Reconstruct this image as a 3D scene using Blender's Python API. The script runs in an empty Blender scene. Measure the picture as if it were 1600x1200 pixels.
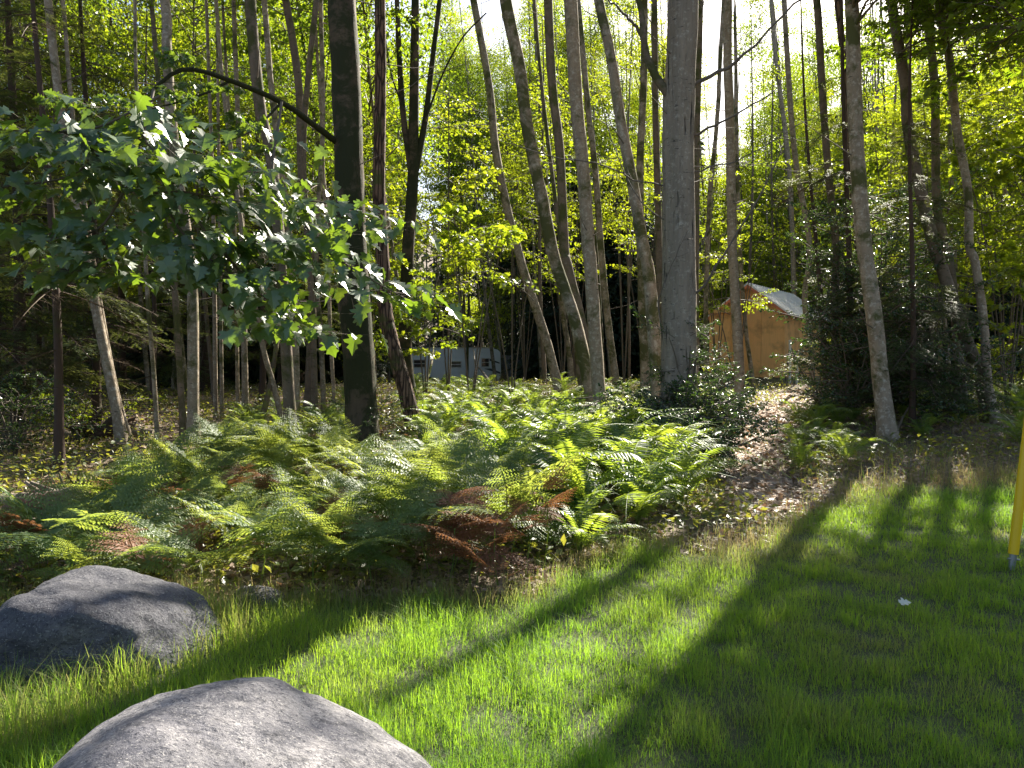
import bpy, math, random
import numpy as np
from mathutils import Vector, Matrix, Quaternion, Euler
R = math.radians
rng = np.random.default_rng(7); random.seed(7)
sc = bpy.context.scene
COL = sc.collection

# ------------------------------------------------------------------ camera, sky, sun, exposure
F = 1256.0; HZ = 570.0; CAMZ = 1.6                    # photo pixels (1600 x 1200), horizon row, eye height
PITCH = math.atan((600 - HZ) / F)
cam = bpy.data.cameras.new('camera'); cam.sensor_width = 36; cam.lens = F / 1600 * 36; cam.clip_end = 2000; cam.clip_start = 0.05
camo = bpy.data.objects.new('camera', cam); COL.objects.link(camo)
camo.location = (0, 0, CAMZ); camo.rotation_euler = (math.pi / 2 - PITCH, 0, 0); sc.camera = camo
SUN_AZ, SUN_EL = R(26.5), R(37)
SUN = Vector((math.sin(SUN_AZ) * math.cos(SUN_EL), math.cos(SUN_AZ) * math.cos(SUN_EL), math.sin(SUN_EL)))
w = bpy.data.worlds.new('World'); sc.world = w; w.use_nodes = True
nt = w.node_tree; bg = nt.nodes['Background']
sky = nt.nodes.new('ShaderNodeTexSky'); sky.sky_type = 'NISHITA'; sky.sun_disc = False
sky.sun_elevation = SUN_EL; sky.sun_rotation = SUN_AZ; sky.dust_density = 2.0
nt.links.new(sky.outputs[0], bg.inputs[0]); bg.inputs[1].default_value = 0.06
sun = bpy.data.lights.new('sun', 'SUN'); sun.energy = 5.0; sun.angle = R(0.55); sun.color = (1, 0.93, 0.8)
suno = bpy.data.objects.new('sun', sun); COL.objects.link(suno); suno.rotation_euler = (-SUN).to_track_quat('-Z', 'Y').to_euler()
suno.location = SUN * 60
sc.view_settings.view_transform = 'Standard'; sc.view_settings.look = 'None'; sc.view_settings.gamma = 1
sc.view_settings.exposure = 1.95; sc.view_settings.use_curve_mapping = False
sc.render.engine = 'CYCLES'
cy = sc.cycles
cy.max_bounces = 5; cy.diffuse_bounces = 3; cy.glossy_bounces = 2; cy.transmission_bounces = 4; cy.transparent_max_bounces = 4
cy.caustics_reflective = False; cy.caustics_refractive = False; cy.sample_clamp_indirect = 6
cy.use_denoising = True; cy.denoiser = 'OPENIMAGEDENOISE'

# ------------------------------------------------------------------ pixel <-> world
cp, sp = math.cos(PITCH), math.sin(PITCH)
def ray(px, py):
    cx, cz = (px - 800) / F, -(py - 600) / F
    return Vector((cx, cp + cz * sp, -sp + cz * cp))
def on_plane(px, py, Y):
    d = ray(px, py); t = Y / d.y
    return Vector((d.x * t, Y, CAMZ + d.z * t))
def project(x, y, z):
    zz = np.asarray(z) - CAMZ; d = y * cp - zz * sp; u = y * sp + zz * cp
    d = np.maximum(d, 0.05)
    return 800 + F * x / d, 600 - F * u / d
_ky = np.array([-500, 0, 6, 9, 11, 14, 18, 24, 30, 38, 46, 56, 80, 110, 160, 260, 700.])
_kz = np.array([0, 0, 0, .06, .15, .36, .58, .76, .86, .8, .35, .15, .6, 3, 14, 42, 60.])
def terrain(x, y):
    x = np.asarray(x, float); y = np.asarray(y, float)
    z = np.interp(y, _ky, _kz)
    m = np.clip((y - 7) / 6, 0, 1)
    z = z + m * (.05 * np.sin(x * 1.3 + .7 * y) + .04 * np.sin(2.1 * y - x * .8 + 1) )
    z = z + .012 * np.sin(3.1 * x + 1.7 * y) * np.sin(2.3 * y - 1.1 * x)
    z = z - .012 * np.clip(-x - 1, 0, 20) * np.clip((y - 6) / 6, 0, 1)
    return z
def ground(px, py):
    d = ray(px, py); t = 2.0
    while t < 300:
        p = d * t
        if CAMZ + p.z <= float(terrain(p.x, p.y)): break
        t += .03
    p = d * t
    return Vector((p.x, p.y, float(terrain(p.x, p.y))))
_ex = [-900, 0, 330, 540, 640, 760, 850, 900, 980, 1100, 1180, 1260, 1330, 1450, 1600, 2600]
_ey = [985, 965, 948, 938, 928, 945, 925, 885, 855, 868, 850, 805, 768, 752, 742, 720]
def lawn_depth(x, y):            # >0 inside the lawn (in photo rows)
    px, py = project(x, y, terrain(x, y))
    v = py - np.interp(px, _ex, _ey)
    return np.where(np.asarray(y) < 2.2, 300, v)
def inpoly(px, py, poly):
    px = np.asarray(px, float); py = np.asarray(py, float); r = np.zeros(px.shape, bool); n = len(poly)
    for i in range(n):
        x1, y1 = poly[i]; x2, y2 = poly[(i + 1) % n]
        c = ((y1 > py) != (y2 > py)) & (px < (x2 - x1) * (py - y1) / ((y2 - y1) or 1e-9) + x1)
        r ^= c
    return r

# ------------------------------------------------------------------ materials
def newmat(name):
    m = bpy.data.materials.new(name); m.use_nodes = True; t = m.node_tree
    return m, t, t.nodes['Principled BSDF'], t.nodes['Material Output']
def N(t, typ, **kw):
    n = t.nodes.new(typ)
    for k, v in kw.items():
        if k.startswith('i_'): n.inputs[k[2:].replace('_', ' ')].default_value = v
        else: setattr(n, k, v)
    return n
def ramp(t, src, stops):
    r = N(t, 'ShaderNodeValToRGB'); e = r.color_ramp.elements
    while len(e) < len(stops): e.new(.5)
    for k, (p, c) in enumerate(stops):
        e[k].position = p; e[k].color = (*c, 1) if len(c) == 3 else c
    t.links.new(src, r.inputs[0]); return r
def noise(t, scale, detail=4, rough=.6, vec=None, dist=0):
    n = N(t, 'ShaderNodeTexNoise'); n.inputs['Scale'].default_value = scale; n.inputs['Detail'].default_value = detail
    n.inputs['Roughness'].default_value = rough; n.inputs['Distortion'].default_value = dist
    if vec is not None: t.links.new(vec, n.inputs['Vector'])
    return n
def coords(t, scale=(1, 1, 1)):
    c = N(t, 'ShaderNodeTexCoord'); m = N(t, 'ShaderNodeMapping'); m.inputs['Scale'].default_value = scale
    t.links.new(c.outputs['Object'], m.inputs['Vector']); return m.outputs[0]
def mixc(t, fac, a, b, mode='MIX'):
    m = N(t, 'ShaderNodeMix', data_type='RGBA', blend_type=mode)
    for s, v in ((m.inputs[0], fac), (m.inputs[6], a), (m.inputs[7], b)):
        if hasattr(v, 'is_linked') or isinstance(v, bpy.types.NodeSocket): t.links.new(v, s)
        else: s.default_value = v if isinstance(v, (int, float)) else (*v, 1)
    return m.outputs[2]
def bump(t, b, h, strength=.5, dist=.02):
    n = N(t, 'ShaderNodeBump'); n.inputs['Strength'].default_value = strength; n.inputs['Distance'].default_value = dist
    t.links.new(h, n.inputs['Height']); t.links.new(n.outputs[0], b.inputs['Normal'])
def leafmat(name, c1, c2, tr, fac=.45, rough=.4, spec=.5):
    m, t, b, out = newmat(name)
    a = N(t, 'ShaderNodeAttribute', attribute_name='var'); o = N(t, 'ShaderNodeObjectInfo')
    ad = N(t, 'ShaderNodeMath', operation='ADD'); t.links.new(a.outputs['Fac'], ad.inputs[0]); t.links.new(o.outputs['Random'], ad.inputs[1])
    hf = N(t, 'ShaderNodeMath', operation='MULTIPLY'); t.links.new(ad.outputs[0], hf.inputs[0]); hf.inputs[1].default_value = .5
    c = mixc(t, hf.outputs[0], c1, c2)
    t.links.new(c, b.inputs['Base Color']); b.inputs['Roughness'].default_value = rough; b.inputs['Specular IOR Level'].default_value = spec
    tl = N(t, 'ShaderNodeBsdfTranslucent')
    tc = mixc(t, hf.outputs[0], tr, tuple(v * s for v, s in zip(tr, (1.22, .98, .8)))); t.links.new(tc, tl.inputs['Color'])
    mx = N(t, 'ShaderNodeMixShader'); mx.inputs[0].default_value = fac
    t.links.new(b.outputs[0], mx.inputs[1]); t.links.new(tl.outputs[0], mx.inputs[2]); t.links.new(mx.outputs[0], out.inputs[0])
    return m
def plain(name, col, rough=.7, var=.25, scale=6, metal=0, bmp=0, spec=.5):
    m, t, b, out = newmat(name); v = coords(t); n = noise(t, scale, 5, .65, v)
    c = mixc(t, n.outputs['Fac'], tuple(x * (1 - var) for x in col), tuple(min(1, x * (1 + var)) for x in col))
    t.links.new(c, b.inputs['Base Color']); b.inputs['Roughness'].default_value = rough; b.inputs['Metallic'].default_value = metal
    b.inputs['Specular IOR Level'].default_value = spec
    if bmp: bump(t, b, n.outputs['Fac'], bmp, .02)
    return m
M = {}
def bark(name, base, light, dark, moss, moss_amt, stretch=(1, 1, .35), lich=.5, fiss=0):
    m, t, b, out = newmat(name)
    v = coords(t); v2 = coords(t, stretch); vf = coords(t, (1, 1, .12)); vh = coords(t, (1, 1, 5))
    oi = N(t, 'ShaderNodeObjectInfo')
    n1 = noise(t, 7, 6, .7, v2); n2 = noise(t, 13, 5, .75, v, .3); n3 = noise(t, 22, 4, .7, v2); nl = noise(t, 6, 4, .75, vh)
    c = mixc(t, ramp(t, n1.outputs['Fac'], [(.3, (0, 0, 0)), (.7, (1, 1, 1))]).outputs[0], tuple(x * .6 for x in base), base)
    c = mixc(t, ramp(t, n2.outputs['Fac'], [(lich, (0, 0, 0)), (lich + .14, (.7, .7, .7))]).outputs[0], c, light)
    c = mixc(t, ramp(t, nl.outputs['Fac'], [(.6, (0, 0, 0)), (.68, (1, 1, 1))]).outputs[0], c, dark)
    if fiss:
        vo = N(t, 'ShaderNodeTexVoronoi', feature='DISTANCE_TO_EDGE'); vo.inputs['Scale'].default_value = 16 if fiss == 1 else 13; t.links.new(vf, vo.inputs['Vector'])
        sn = noise(t, 20, 3, .55, coords(t, (1, 1, .045)))
        fr = ramp(t, sn.outputs['Fac'], [(.60, (0, 0, 0)), (.66, (1, 1, 1))]) if fiss < 1 else ramp(t, vo.outputs['Distance'], [(.02 * fiss, (1, 1, 1)), (.16 if fiss == 1 else .045, (0, 0, 0))])
        if fiss < 1:
            mk = ramp(t, noise(t, 4, 4, .7, coords(t, (1, 1, .25)), .3).outputs['Fac'], [(.5, (0, 0, 0)), (.6, (1, 1, 1))]); mu = N(t, 'ShaderNodeMath', operation='MULTIPLY'); t.links.new(fr.outputs[0], mu.inputs[0]); t.links.new(mk.outputs[0], mu.inputs[1]); fo = mu.outputs[0]
        else: fo = fr.outputs[0]
        c = mixc(t, fo, c, dark)
    n4 = noise(t, 1.7, 5, .7, v, .4)
    mm = N(t, 'ShaderNodeMath', operation='MULTIPLY_ADD'); t.links.new(oi.outputs['Random'], mm.inputs[0]); mm.inputs[1].default_value = .14; t.links.new(n4.outputs['Fac'], mm.inputs[2])
    c = mixc(t, ramp(t, mm.outputs[0], [(.72 - moss_amt, (0, 0, 0)), (.82 - moss_amt, (1, 1, 1))]).outputs[0], c, moss)
    t.links.new(c, b.inputs['Base Color']); b.inputs['Roughness'].default_value = .85; b.inputs['Specular IOR Level'].default_value = .25
    hh = N(t, 'ShaderNodeMath', operation='ADD'); t.links.new(n3.outputs['Fac'], hh.inputs[0]); t.links.new(n1.outputs['Fac'], hh.inputs[1])
    if fiss:
        h2 = N(t, 'ShaderNodeMath', operation='SUBTRACT'); t.links.new(hh.outputs[0], h2.inputs[0]); t.links.new(fo, h2.inputs[1]); bump(t, b, h2.outputs[0], 1.0, .03 if fiss == 1 else .045)
    else: bump(t, b, hh.outputs[0], .6, .02)
    return m
M['alder'] = bark('alder_bark', (.33, .26, .185), (.52, .47, .39), (.06, .05, .04), (.085, .085, .03), .15)
M['alder_dark'] = bark('brown_alder_bark', (.20, .155, .115), (.36, .32, .25), (.03, .025, .02), (.07, .075, .025), .16, lich=.58)
M['grey_bark'] = bark('grey_split_bark', (.33, .27, .21), (.50, .45, .38), (.03, .027, .025), (.07, .075, .035), .05, (1, 1, .1), .54, .5)
M['fir'] = bark('reddish_fir_bark', (.25, .155, .105), (.3, .22, .17), (.035, .022, .016), (.09, .095, .03), .06, (1, 1, .2), .68, 1)
M['maple'] = bark('mossy_maple_bark', (.12, .085, .055), (.26, .21, .15), (.025, .018, .012), (.03, .032, .012), .26, (1, 1, .3), .62, 0)
M['conifer_bark'] = bark('conifer_bark', (.09, .06, .045), (.17, .15, .12), (.02, .016, .012), (.06, .06, .025), .08, (1, 1, .2), .64, 0)
M['deadwood'] = plain('dead_branch', (.13, .105, .085), .85, .4, 12, bmp=.4)
M['log'] = plain('weathered_log', (.2, .16, .12), .85, .5, 9, bmp=.6)
M['mosslog'] = bark('mossy_log', (.15, .11, .07), (.25, .2, .13), (.03, .025, .02), (.14, .15, .03), .25, (1, 1, 1), .6)
M['twig'] = plain('twig_bark', (.11, .085, .06), .8, .3, 20)
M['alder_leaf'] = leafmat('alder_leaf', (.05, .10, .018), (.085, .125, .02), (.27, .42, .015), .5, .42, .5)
M['yellow_leaf'] = leafmat('sunlit_alder_leaf', (.07, .12, .02), (.10, .14, .025), (.36, .48, .018), .55, .45, .45)  # brighter, yellower copy of the alder leaf; sun glow put into the colour
M['maple_leaf'] = leafmat('maple_leaf', (.04, .085, .036), (.06, .11, .036), (.30, .50, .03), .26, .42, 1.0)
M['vine_leaf'] = leafmat('vine_maple_leaf', (.06, .125, .018), (.09, .14, .02), (.38, .52, .02), .55, .42, .5)
M['holly_leaf'] = leafmat('evergreen_shrub_leaf', (.022, .05, .018), (.035, .07, .02), (.12, .24, .03), .2, .25, .75)
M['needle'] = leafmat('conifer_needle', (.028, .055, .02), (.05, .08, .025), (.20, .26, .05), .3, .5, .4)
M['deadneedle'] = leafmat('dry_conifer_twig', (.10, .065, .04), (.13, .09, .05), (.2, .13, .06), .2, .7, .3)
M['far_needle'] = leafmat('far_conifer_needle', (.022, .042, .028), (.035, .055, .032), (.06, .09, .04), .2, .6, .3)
M['fern'] = leafmat('sword_fern_frond', (.045, .105, .028), (.08, .14, .035), (.38, .55, .05), .45, .45, .6)
M['bracken'] = leafmat('bracken_frond', (.065, .13, .04), (.11, .17, .05), (.40, .52, .08), .44, .5, .55)
M['rust'] = leafmat('dead_bracken_frond', (.17, .075, .04), (.25, .125, .065), (.30, .15, .06), .35, .6, .3)
M['litter'] = leafmat('leaf_litter', (.20, .125, .085), (.48, .37, .27), (.3, .18, .08), .2, .55, .4)
M['cover'] = leafmat('ground_cover_leaf', (.05, .09, .025), (.10, .13, .035), (.36, .40, .05), .4, .4, .5)
def grassmat(name, c1, c2, t1, t2, dry, dryt, drybias):
    m, t, b, out = newmat(name)
    a = N(t, 'ShaderNodeAttribute', attribute_name='var'); d = N(t, 'ShaderNodeAttribute', attribute_name='dry')
    c = mixc(t, a.outputs['Fac'], c1, c2); c = mixc(t, d.outputs['Fac'], c, dry)
    tc = mixc(t, a.outputs['Fac'], t1, t2); tc = mixc(t, d.outputs['Fac'], tc, dryt)
    t.links.new(c, b.inputs['Base Color']); b.inputs['Roughness'].default_value = .6; b.inputs['Specular IOR Level'].default_value = .2
    tl = N(t, 'ShaderNodeBsdfTranslucent'); t.links.new(tc, tl.inputs['Color'])
    mx = N(t, 'ShaderNodeMixShader'); mx.inputs[0].default_value = .45
    t.links.new(b.outputs[0], mx.inputs[1]); t.links.new(tl.outputs[0], mx.inputs[2]); t.links.new(mx.outputs[0], out.inputs[0])
    return m
M['grass'] = grassmat('lawn_grass', (.042, .12, .022), (.085, .15, .026), (.30, .62, .03), (.50, .70, .04), (.26, .2, .1), (.42, .32, .14), 0)

# ------------------------------------------------------------------ mesh helpers
class MB:
    def __init__(s): s.v = []; s.f = []; s.n = 0; s.mi = []; s.var = []; s.dry = []; s.sm = []
    def add(s, v, f, mi=0, var=None, smooth=False, dry=None):
        v = np.asarray(v, float).reshape(-1, 3); f = np.asarray(f, int)
        if len(f) == 0: return
        s.v.append(v); s.f.append((f + s.n)); s.mi.append(np.full(len(f), mi)); s.sm.append(np.full(len(f), smooth))
        s.var.append(np.zeros(len(v)) + (0.5 if var is None else var)); s.dry.append(np.zeros(len(v)) + (0 if dry is None else dry)); s.n += len(v)
    def mesh(s, name, mats, attr=True):
        me = bpy.data.meshes.new(name); V = np.concatenate(s.v)
        me.vertices.add(len(V)); me.vertices.foreach_set('co', V.ravel())
        lt = np.concatenate([np.full(len(f), f.shape[1]) for f in s.f]); li = np.concatenate([f.ravel() for f in s.f])
        me.loops.add(len(li)); me.loops.foreach_set('vertex_index', li)
        me.polygons.add(len(lt)); ls = np.concatenate([[0], np.cumsum(lt)[:-1]])
        me.polygons.foreach_set('loop_start', ls.astype(np.int32))
        me.polygons.foreach_set('material_index', np.concatenate(s.mi).astype(np.int32))
        me.polygons.foreach_set('use_smooth', np.concatenate(s.sm).astype(bool))
        me.update(calc_edges=True)
        if attr:
            a = me.attributes.new('var', 'FLOAT', 'POINT'); a.data.foreach_set('value', np.concatenate(s.var).astype(np.float32))
            d = np.concatenate(s.dry)
            if d.any():
                a = me.attributes.new('dry', 'FLOAT', 'POINT'); a.data.foreach_set('value', d.astype(np.float32))
        for m in mats: me.materials.append(m)
        return me
def link(name, data, parent=None, loc=(0, 0, 0), rot=None, scale=None, label=None, cat=None, group=None, kind=None):
    o = bpy.data.objects.new(name, data); COL.objects.link(o)
    if parent is not None: o.parent = parent
    o.location = loc
    if rot is not None:
        if isinstance(rot, Quaternion): o.rotation_mode = 'QUATERNION'; o.rotation_quaternion = rot
        else: o.rotation_euler = rot
    if scale is not None: o.scale = (scale,) * 3 if isinstance(scale, (int, float)) else scale
    if label: o['label'] = label
    if cat: o['category'] = cat
    if group: o['group'] = group
    if kind: o['kind'] = kind
    return o
def frames(P):
    P = np.asarray(P, float); T = np.gradient(P, axis=0); T /= np.linalg.norm(T, axis=1)[:, None] + 1e-9
    ref = np.array([0, 0, 1.]) if abs(T[:, 2]).mean() < .8 else np.array([1., 0, 0])
    A = np.cross(T, ref); A /= np.linalg.norm(A, axis=1)[:, None] + 1e-9
    return T, A, np.cross(A, T)
def tube(mb, P, r, k=6, mi=0, cap=True, lump=0, flut=None, smooth=True):
    P = np.asarray(P, float); n = len(P); r = np.broadcast_to(np.asarray(r, float), (n,))
    T, A, B = frames(P); th = np.arange(k) * 2 * np.pi / k
    rr = r[:, None] * np.ones(k)[None]
    if lump: rr = rr * (1 + lump * rng.standard_normal((n, k)) * .5 + lump * .6 * np.sin(th * 2 + np.linspace(0, 5, n)[:, None]))
    if flut is not None: rr = rr * (1 + flut[:, None] * (np.cos(th * 5 + 1)[None] * .5 + .25 * np.cos(th * 3)[None]))
    V = P[:, None] + rr[..., None] * (np.cos(th)[None, :, None] * A[:, None] + np.sin(th)[None, :, None] * B[:, None])
    i = np.arange(n - 1)[:, None] * k; j = np.arange(k)[None]; j2 = (j + 1) % k
    q = np.stack([i + j, i + j2, i + k + j2, i + k + j], -1).reshape(-1, 4)
    mb.add(V.reshape(-1, 3), q, mi, smooth=smooth)
    if cap:
        for e, pt in ((n - 1, P[-1]), (0, P[0])):
            vv = np.vstack([V[e], pt[None]]); kk = np.arange(k)
            ff = np.stack([kk, (kk + 1) % k, np.full(k, k)], -1)
            mb.add(vv, ff if e else ff[:, ::-1], mi, smooth=smooth)
def spline(pts, n):
    pts = np.asarray(pts, float)
    if len(pts) == 2: return pts[0] + (pts[1] - pts[0]) * np.linspace(0, 1, n)[:, None]
    p = np.vstack([2 * pts[0] - pts[1], pts, 2 * pts[-1] - pts[-2]]); m = len(pts) - 1; out = []
    for u in np.linspace(0, m - 1e-6, n):
        k = int(u); t = u - k; a, b, c, d = p[k:k + 4]
        out.append(.5 * (2 * b + (c - a) * t + (2 * a - 5 * b + 4 * c - d) * t * t + (3 * b - 3 * c + d - a) * t ** 3))
    return np.array(out)
def unit(v): return v / (np.linalg.norm(v, axis=-1, keepdims=True) + 1e-9)
OVATE = (np.array([(0, 0), (.3, -.26), (.62, -.27), (1, 0), (.62, .27), (.3, .26)]), np.array([(0, 1, 2), (0, 2, 3), (0, 3, 4), (0, 4, 5)]))
DIAM = (np.array([(0, 0), (.5, -.32), (1, 0), (.5, .32)]), np.array([(0, 1, 2), (0, 2, 3)]))
_mp = [(.0, 0), (-.08, -.2), (.02, -.48), (.18, -.30), (.30, -.62), (.42, -.50), (.46, -.24), (.66, -.36), (.72, -.2), (1, 0)]
_mp = _mp + [(a, -b) for a, b in _mp[-2:0:-1]]
MAPLE = (np.array([(.28, 0)] + _mp), np.array([(0, i + 1, (i + 1) % len(_mp) + 1) for i in range(len(_mp))]))
def leaves(mb, P, T, Nn, size, shape=DIAM, mi=0, fold=.25, curl=.15, var=None):
    P = np.asarray(P, float); n = len(P)
    if n == 0: return
    T = unit(T); B = unit(np.cross(Nn, T)); Nn = np.cross(T, B); s = np.broadcast_to(size, (n,))[:, None, None]
    a = shape[0][:, 0][None, :, None]; b = shape[0][:, 1][None, :, None]
    V = P[:, None] + s * (a * T[:, None] + b * B[:, None] + (fold * np.abs(b) - curl * a * a) * Nn[:, None])
    k = len(shape[0]); f = (shape[1][None] + np.arange(n)[:, None, None] * k).reshape(-1, 3)
    vr = rng.random(n) if var is None else var
    mb.add(V.reshape(-1, 3), f, mi, np.repeat(vr, k))
def rvec(n, s=1.): return rng.standard_normal((n, 3)) * s

# ------------------------------------------------------------------ shared foliage pieces (meshes reused by many trees)
def bough(name, L, nside, nleaf, lsize, lmat, shape, droop=.12, flat=.5, tmat='twig', r=.012, petiole=.03, upn=1.0, sidelen=.45):
    mb = MB(); u = np.linspace(0, 1, 7); ax = np.stack([u * L, .06 * L * np.sin(u * 5 + rng.random() * 6), -droop * L * u ** 2], -1)
    tube(mb, ax, np.linspace(r, r * .3, 7), 4, 0)
    LP, LT = [], []
    for k in range(nside):
        s = .12 + .88 * (k + rng.random()) / nside; p = np.array([np.interp(s, u, ax[:, i]) for i in range(3)])
        an = (1 if k % 2 else -1) * rng.uniform(.5, 1.1); l = L * sidelen * (1.15 - s) * rng.uniform(.7, 1.2)
        d = np.array([math.cos(an), math.sin(an), rng.normal(0, .25) * (1 - flat) * 2]); d /= np.linalg.norm(d)
        v = np.linspace(0, 1, 4); q = p + d * (v * l)[:, None]; q[:, 2] -= .15 * l * v ** 2
        tube(mb, q, np.linspace(r * .5, r * .15, 4), 3, 0, cap=False)
        m = max(2, int(nleaf / nside)); vv = rng.random(m) * .9 + .1
        LP.append(p + d * (vv * l)[:, None] - np.array([0, 0, 1]) * (.15 * l * vv ** 2)[:, None]); LT.append(np.repeat(d[None], m, 0))
    P = np.concatenate(LP); D = np.concatenate(LT); n = len(P)
    side = rng.choice([-1, 1], n)[:, None] * np.stack([-D[:, 1], D[:, 0], np.zeros(n)], -1)
    T = unit(D * .7 + side * .8 + rvec(n, .35) - np.array([0, 0, .35])); Nn = unit(np.array([0, 0, upn]) + rvec(n, .45))
    leaves(mb, P + T * petiole, T, Nn, lsize * rng.uniform(.6, 1.2, n), shape, 1)
    return mb.mesh(name, [M[tmat], M[lmat]])
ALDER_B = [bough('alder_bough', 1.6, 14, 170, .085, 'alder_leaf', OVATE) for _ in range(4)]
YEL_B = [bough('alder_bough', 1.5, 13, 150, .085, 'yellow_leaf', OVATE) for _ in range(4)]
VINE_B = [bough('maple_bough', 1.3, 10, 75, .13, 'vine_leaf', MAPLE, petiole=.05) for _ in range(4)]
MAPLE_B = [bough('maple_bough', 1.5, 10, 70, .19, 'maple_leaf', MAPLE, petiole=.08, upn=.8) for _ in range(4)]
HOLLY_B = [bough('leafy_stem', .9, 12, 150, .05, 'holly_leaf', OVATE, droop=.0, flat=.1, petiole=.01, upn=.6) for _ in range(4)]
BUSH_B = [bough('leafy_stem', .9, 12, 130, .055, 'vine_leaf', OVATE, droop=.0, flat=.1, petiole=.01, upn=.6) for _ in range(3)]
def conifer_bough(name, L, nm, droop=.35, dead=False, n=16):
    mb = MB(); u = np.linspace(0, 1, 8); ax = np.stack([u * L, .04 * L * np.sin(u * 4), .08 * L * u - droop * L * u ** 2], -1)
    tube(mb, ax, np.linspace(.014, .004, 8), 4, 0)
    P, T, S = [], [], []
    for k in range(n * 2):
        s = .1 + .9 * (k + .5) / (n * 2); p = np.array([np.interp(s, u, ax[:, i]) for i in range(3)])
        an = (1 if k % 2 else -1) * rng.uniform(.7, 1.15); l = L * .42 * (1.12 - s) * rng.uniform(.7, 1.15)
        d = np.array([math.cos(an), math.sin(an), -.25 + rng.normal(0, .12)]); v = np.linspace(0, 1, 4)
        q = p + d * (v * l)[:, None]; q[:, 2] -= .2 * l * v ** 2
        tube(mb, q, np.linspace(.004, .0015, 4), 3, 0, cap=False)
        for j in range(3 if dead else 7):     # twiglets
            e = p + d * l * rng.uniform(.15, 1); a2 = an + rng.choice([-1, 1]) * rng.uniform(.4, .9)
            d2 = np.array([math.cos(a2), math.sin(a2), -.35 + rng.normal(0, .2)]); l2 = l * .35 * rng.uniform(.5, 1.1)
            if dead:
                tube(mb, np.array([e, e + d2 * l2]), [.002, .001], 3, 0, cap=False); continue
            m = max(4, int(l2 / .009)); vv = np.linspace(0, 1, m); P.append(e + d2 * (vv * l2)[:, None])
            sd = np.stack([-d2[1] * np.ones(m), d2[0] * np.ones(m), np.zeros(m)], -1) * np.where(np.arange(m) % 2, 1, -1)[:, None]
            T.append(unit(d2 * .6 + sd + rvec(m, .15))); S.append(np.full(m, .042))
    if not dead:
        P = np.concatenate(P); T = np.concatenate(T); S = np.concatenate(S) * rng.uniform(.7, 1.2, len(P))
        B = unit(np.cross(np.array([0, 0, 1.]) + rvec(len(P), .3), T)); k = len(P)
        V = np.stack([P + B * .006, P - B * .006, P + T * S[:, None]], 1).reshape(-1, 3)
        mb.add(V, np.arange(3 * k).reshape(-1, 3), 1, np.repeat(rng.random(k), 3))
    return mb.mesh(name, [M['deadneedle' if dead else 'conifer_bark'], M[nm]])
CON_B = [conifer_bough('conifer_bough', 1.7, 'needle') for _ in range(4)]
DEAD_B = [conifer_bough('dead_bough', 1.4, 'needle', .3, True, 12) for _ in range(3)]
def crown_mesh(name, rad, H, n, ls, lmat, clumps=38):
    mb = MB(); c = rvec(clumps); c = unit(c) * (rng.random((clumps, 1)) ** .45); c *= np.array([rad, rad, H / 2])
    w_ = rng.random(clumps) + .3; idx = rng.choice(clumps, n, p=w_ / w_.sum())
    P = c[idx] + rvec(n) * np.array([.55, .55, .22]) * rad * .36
    for k in range(clumps):
        tube(mb, np.array([[0, 0, c[k, 2] - rad * .35], c[k] * .55 + np.array([0, 0, c[k, 2] * .45 - .1]), c[k]]), [.022, .014, .005], 3, 0, cap=False)
    T = unit(rvec(n) - np.array([0, 0, .6])); Nn = unit(rvec(n, .7) + np.array([0, 0, 1]))
    leaves(mb, P, T, Nn, ls * rng.uniform(.6, 1.25, n), DIAM, 1)
    return mb.mesh(name, [M['twig'], M[lmat]])
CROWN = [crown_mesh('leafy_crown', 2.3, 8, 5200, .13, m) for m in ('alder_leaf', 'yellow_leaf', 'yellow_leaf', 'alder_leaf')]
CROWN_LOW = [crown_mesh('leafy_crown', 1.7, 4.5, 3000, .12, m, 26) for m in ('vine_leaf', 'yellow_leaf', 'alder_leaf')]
def conifer_crown(name, rad, H, nm, whorls=44):
    mb = MB(); P, T, NN, S = [], [], [], []
    for k in range(whorls):
        z = H * (k / whorls) ** 1.05; r = rad * (1 - (k / whorls)) ** .8 + .15
        for j in range(int(7 + 4 * (1 - k / whorls))):
            a = rng.random() * 6.283; l = r * rng.uniform(.65, 1.15); m = int(10 + 14 * l / rad); s = rng.random(m) ** .7
            d = np.array([math.cos(a), math.sin(a), 0]); sd = np.array([-d[1], d[0], 0])
            q = d * (s * l)[:, None] + sd * (rng.normal(0, .16, m) * l * (1.1 - s))[:, None]; q[:, 2] = z - .42 * l * s ** 1.5 + rng.normal(0, .06, m)
            P.append(q); T.append(unit(d + sd * rng.normal(0, .6, m)[:, None] - np.array([0, 0, .55]))); S.append(rng.uniform(.25, .6, m))
    P = np.concatenate(P); T = np.concatenate(T); n = len(P)
    leaves(mb, P, T, unit(np.array([0, 0, 1]) + rvec(n, .3)), np.concatenate(S), (DIAM[0] * np.array([1, .6]), DIAM[1]), 0)
    return mb.mesh(name, [M[nm]])
FARC = [conifer_crown('conifer_crown', 3.4, 22, 'far_needle') for _ in range(3)]
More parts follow.
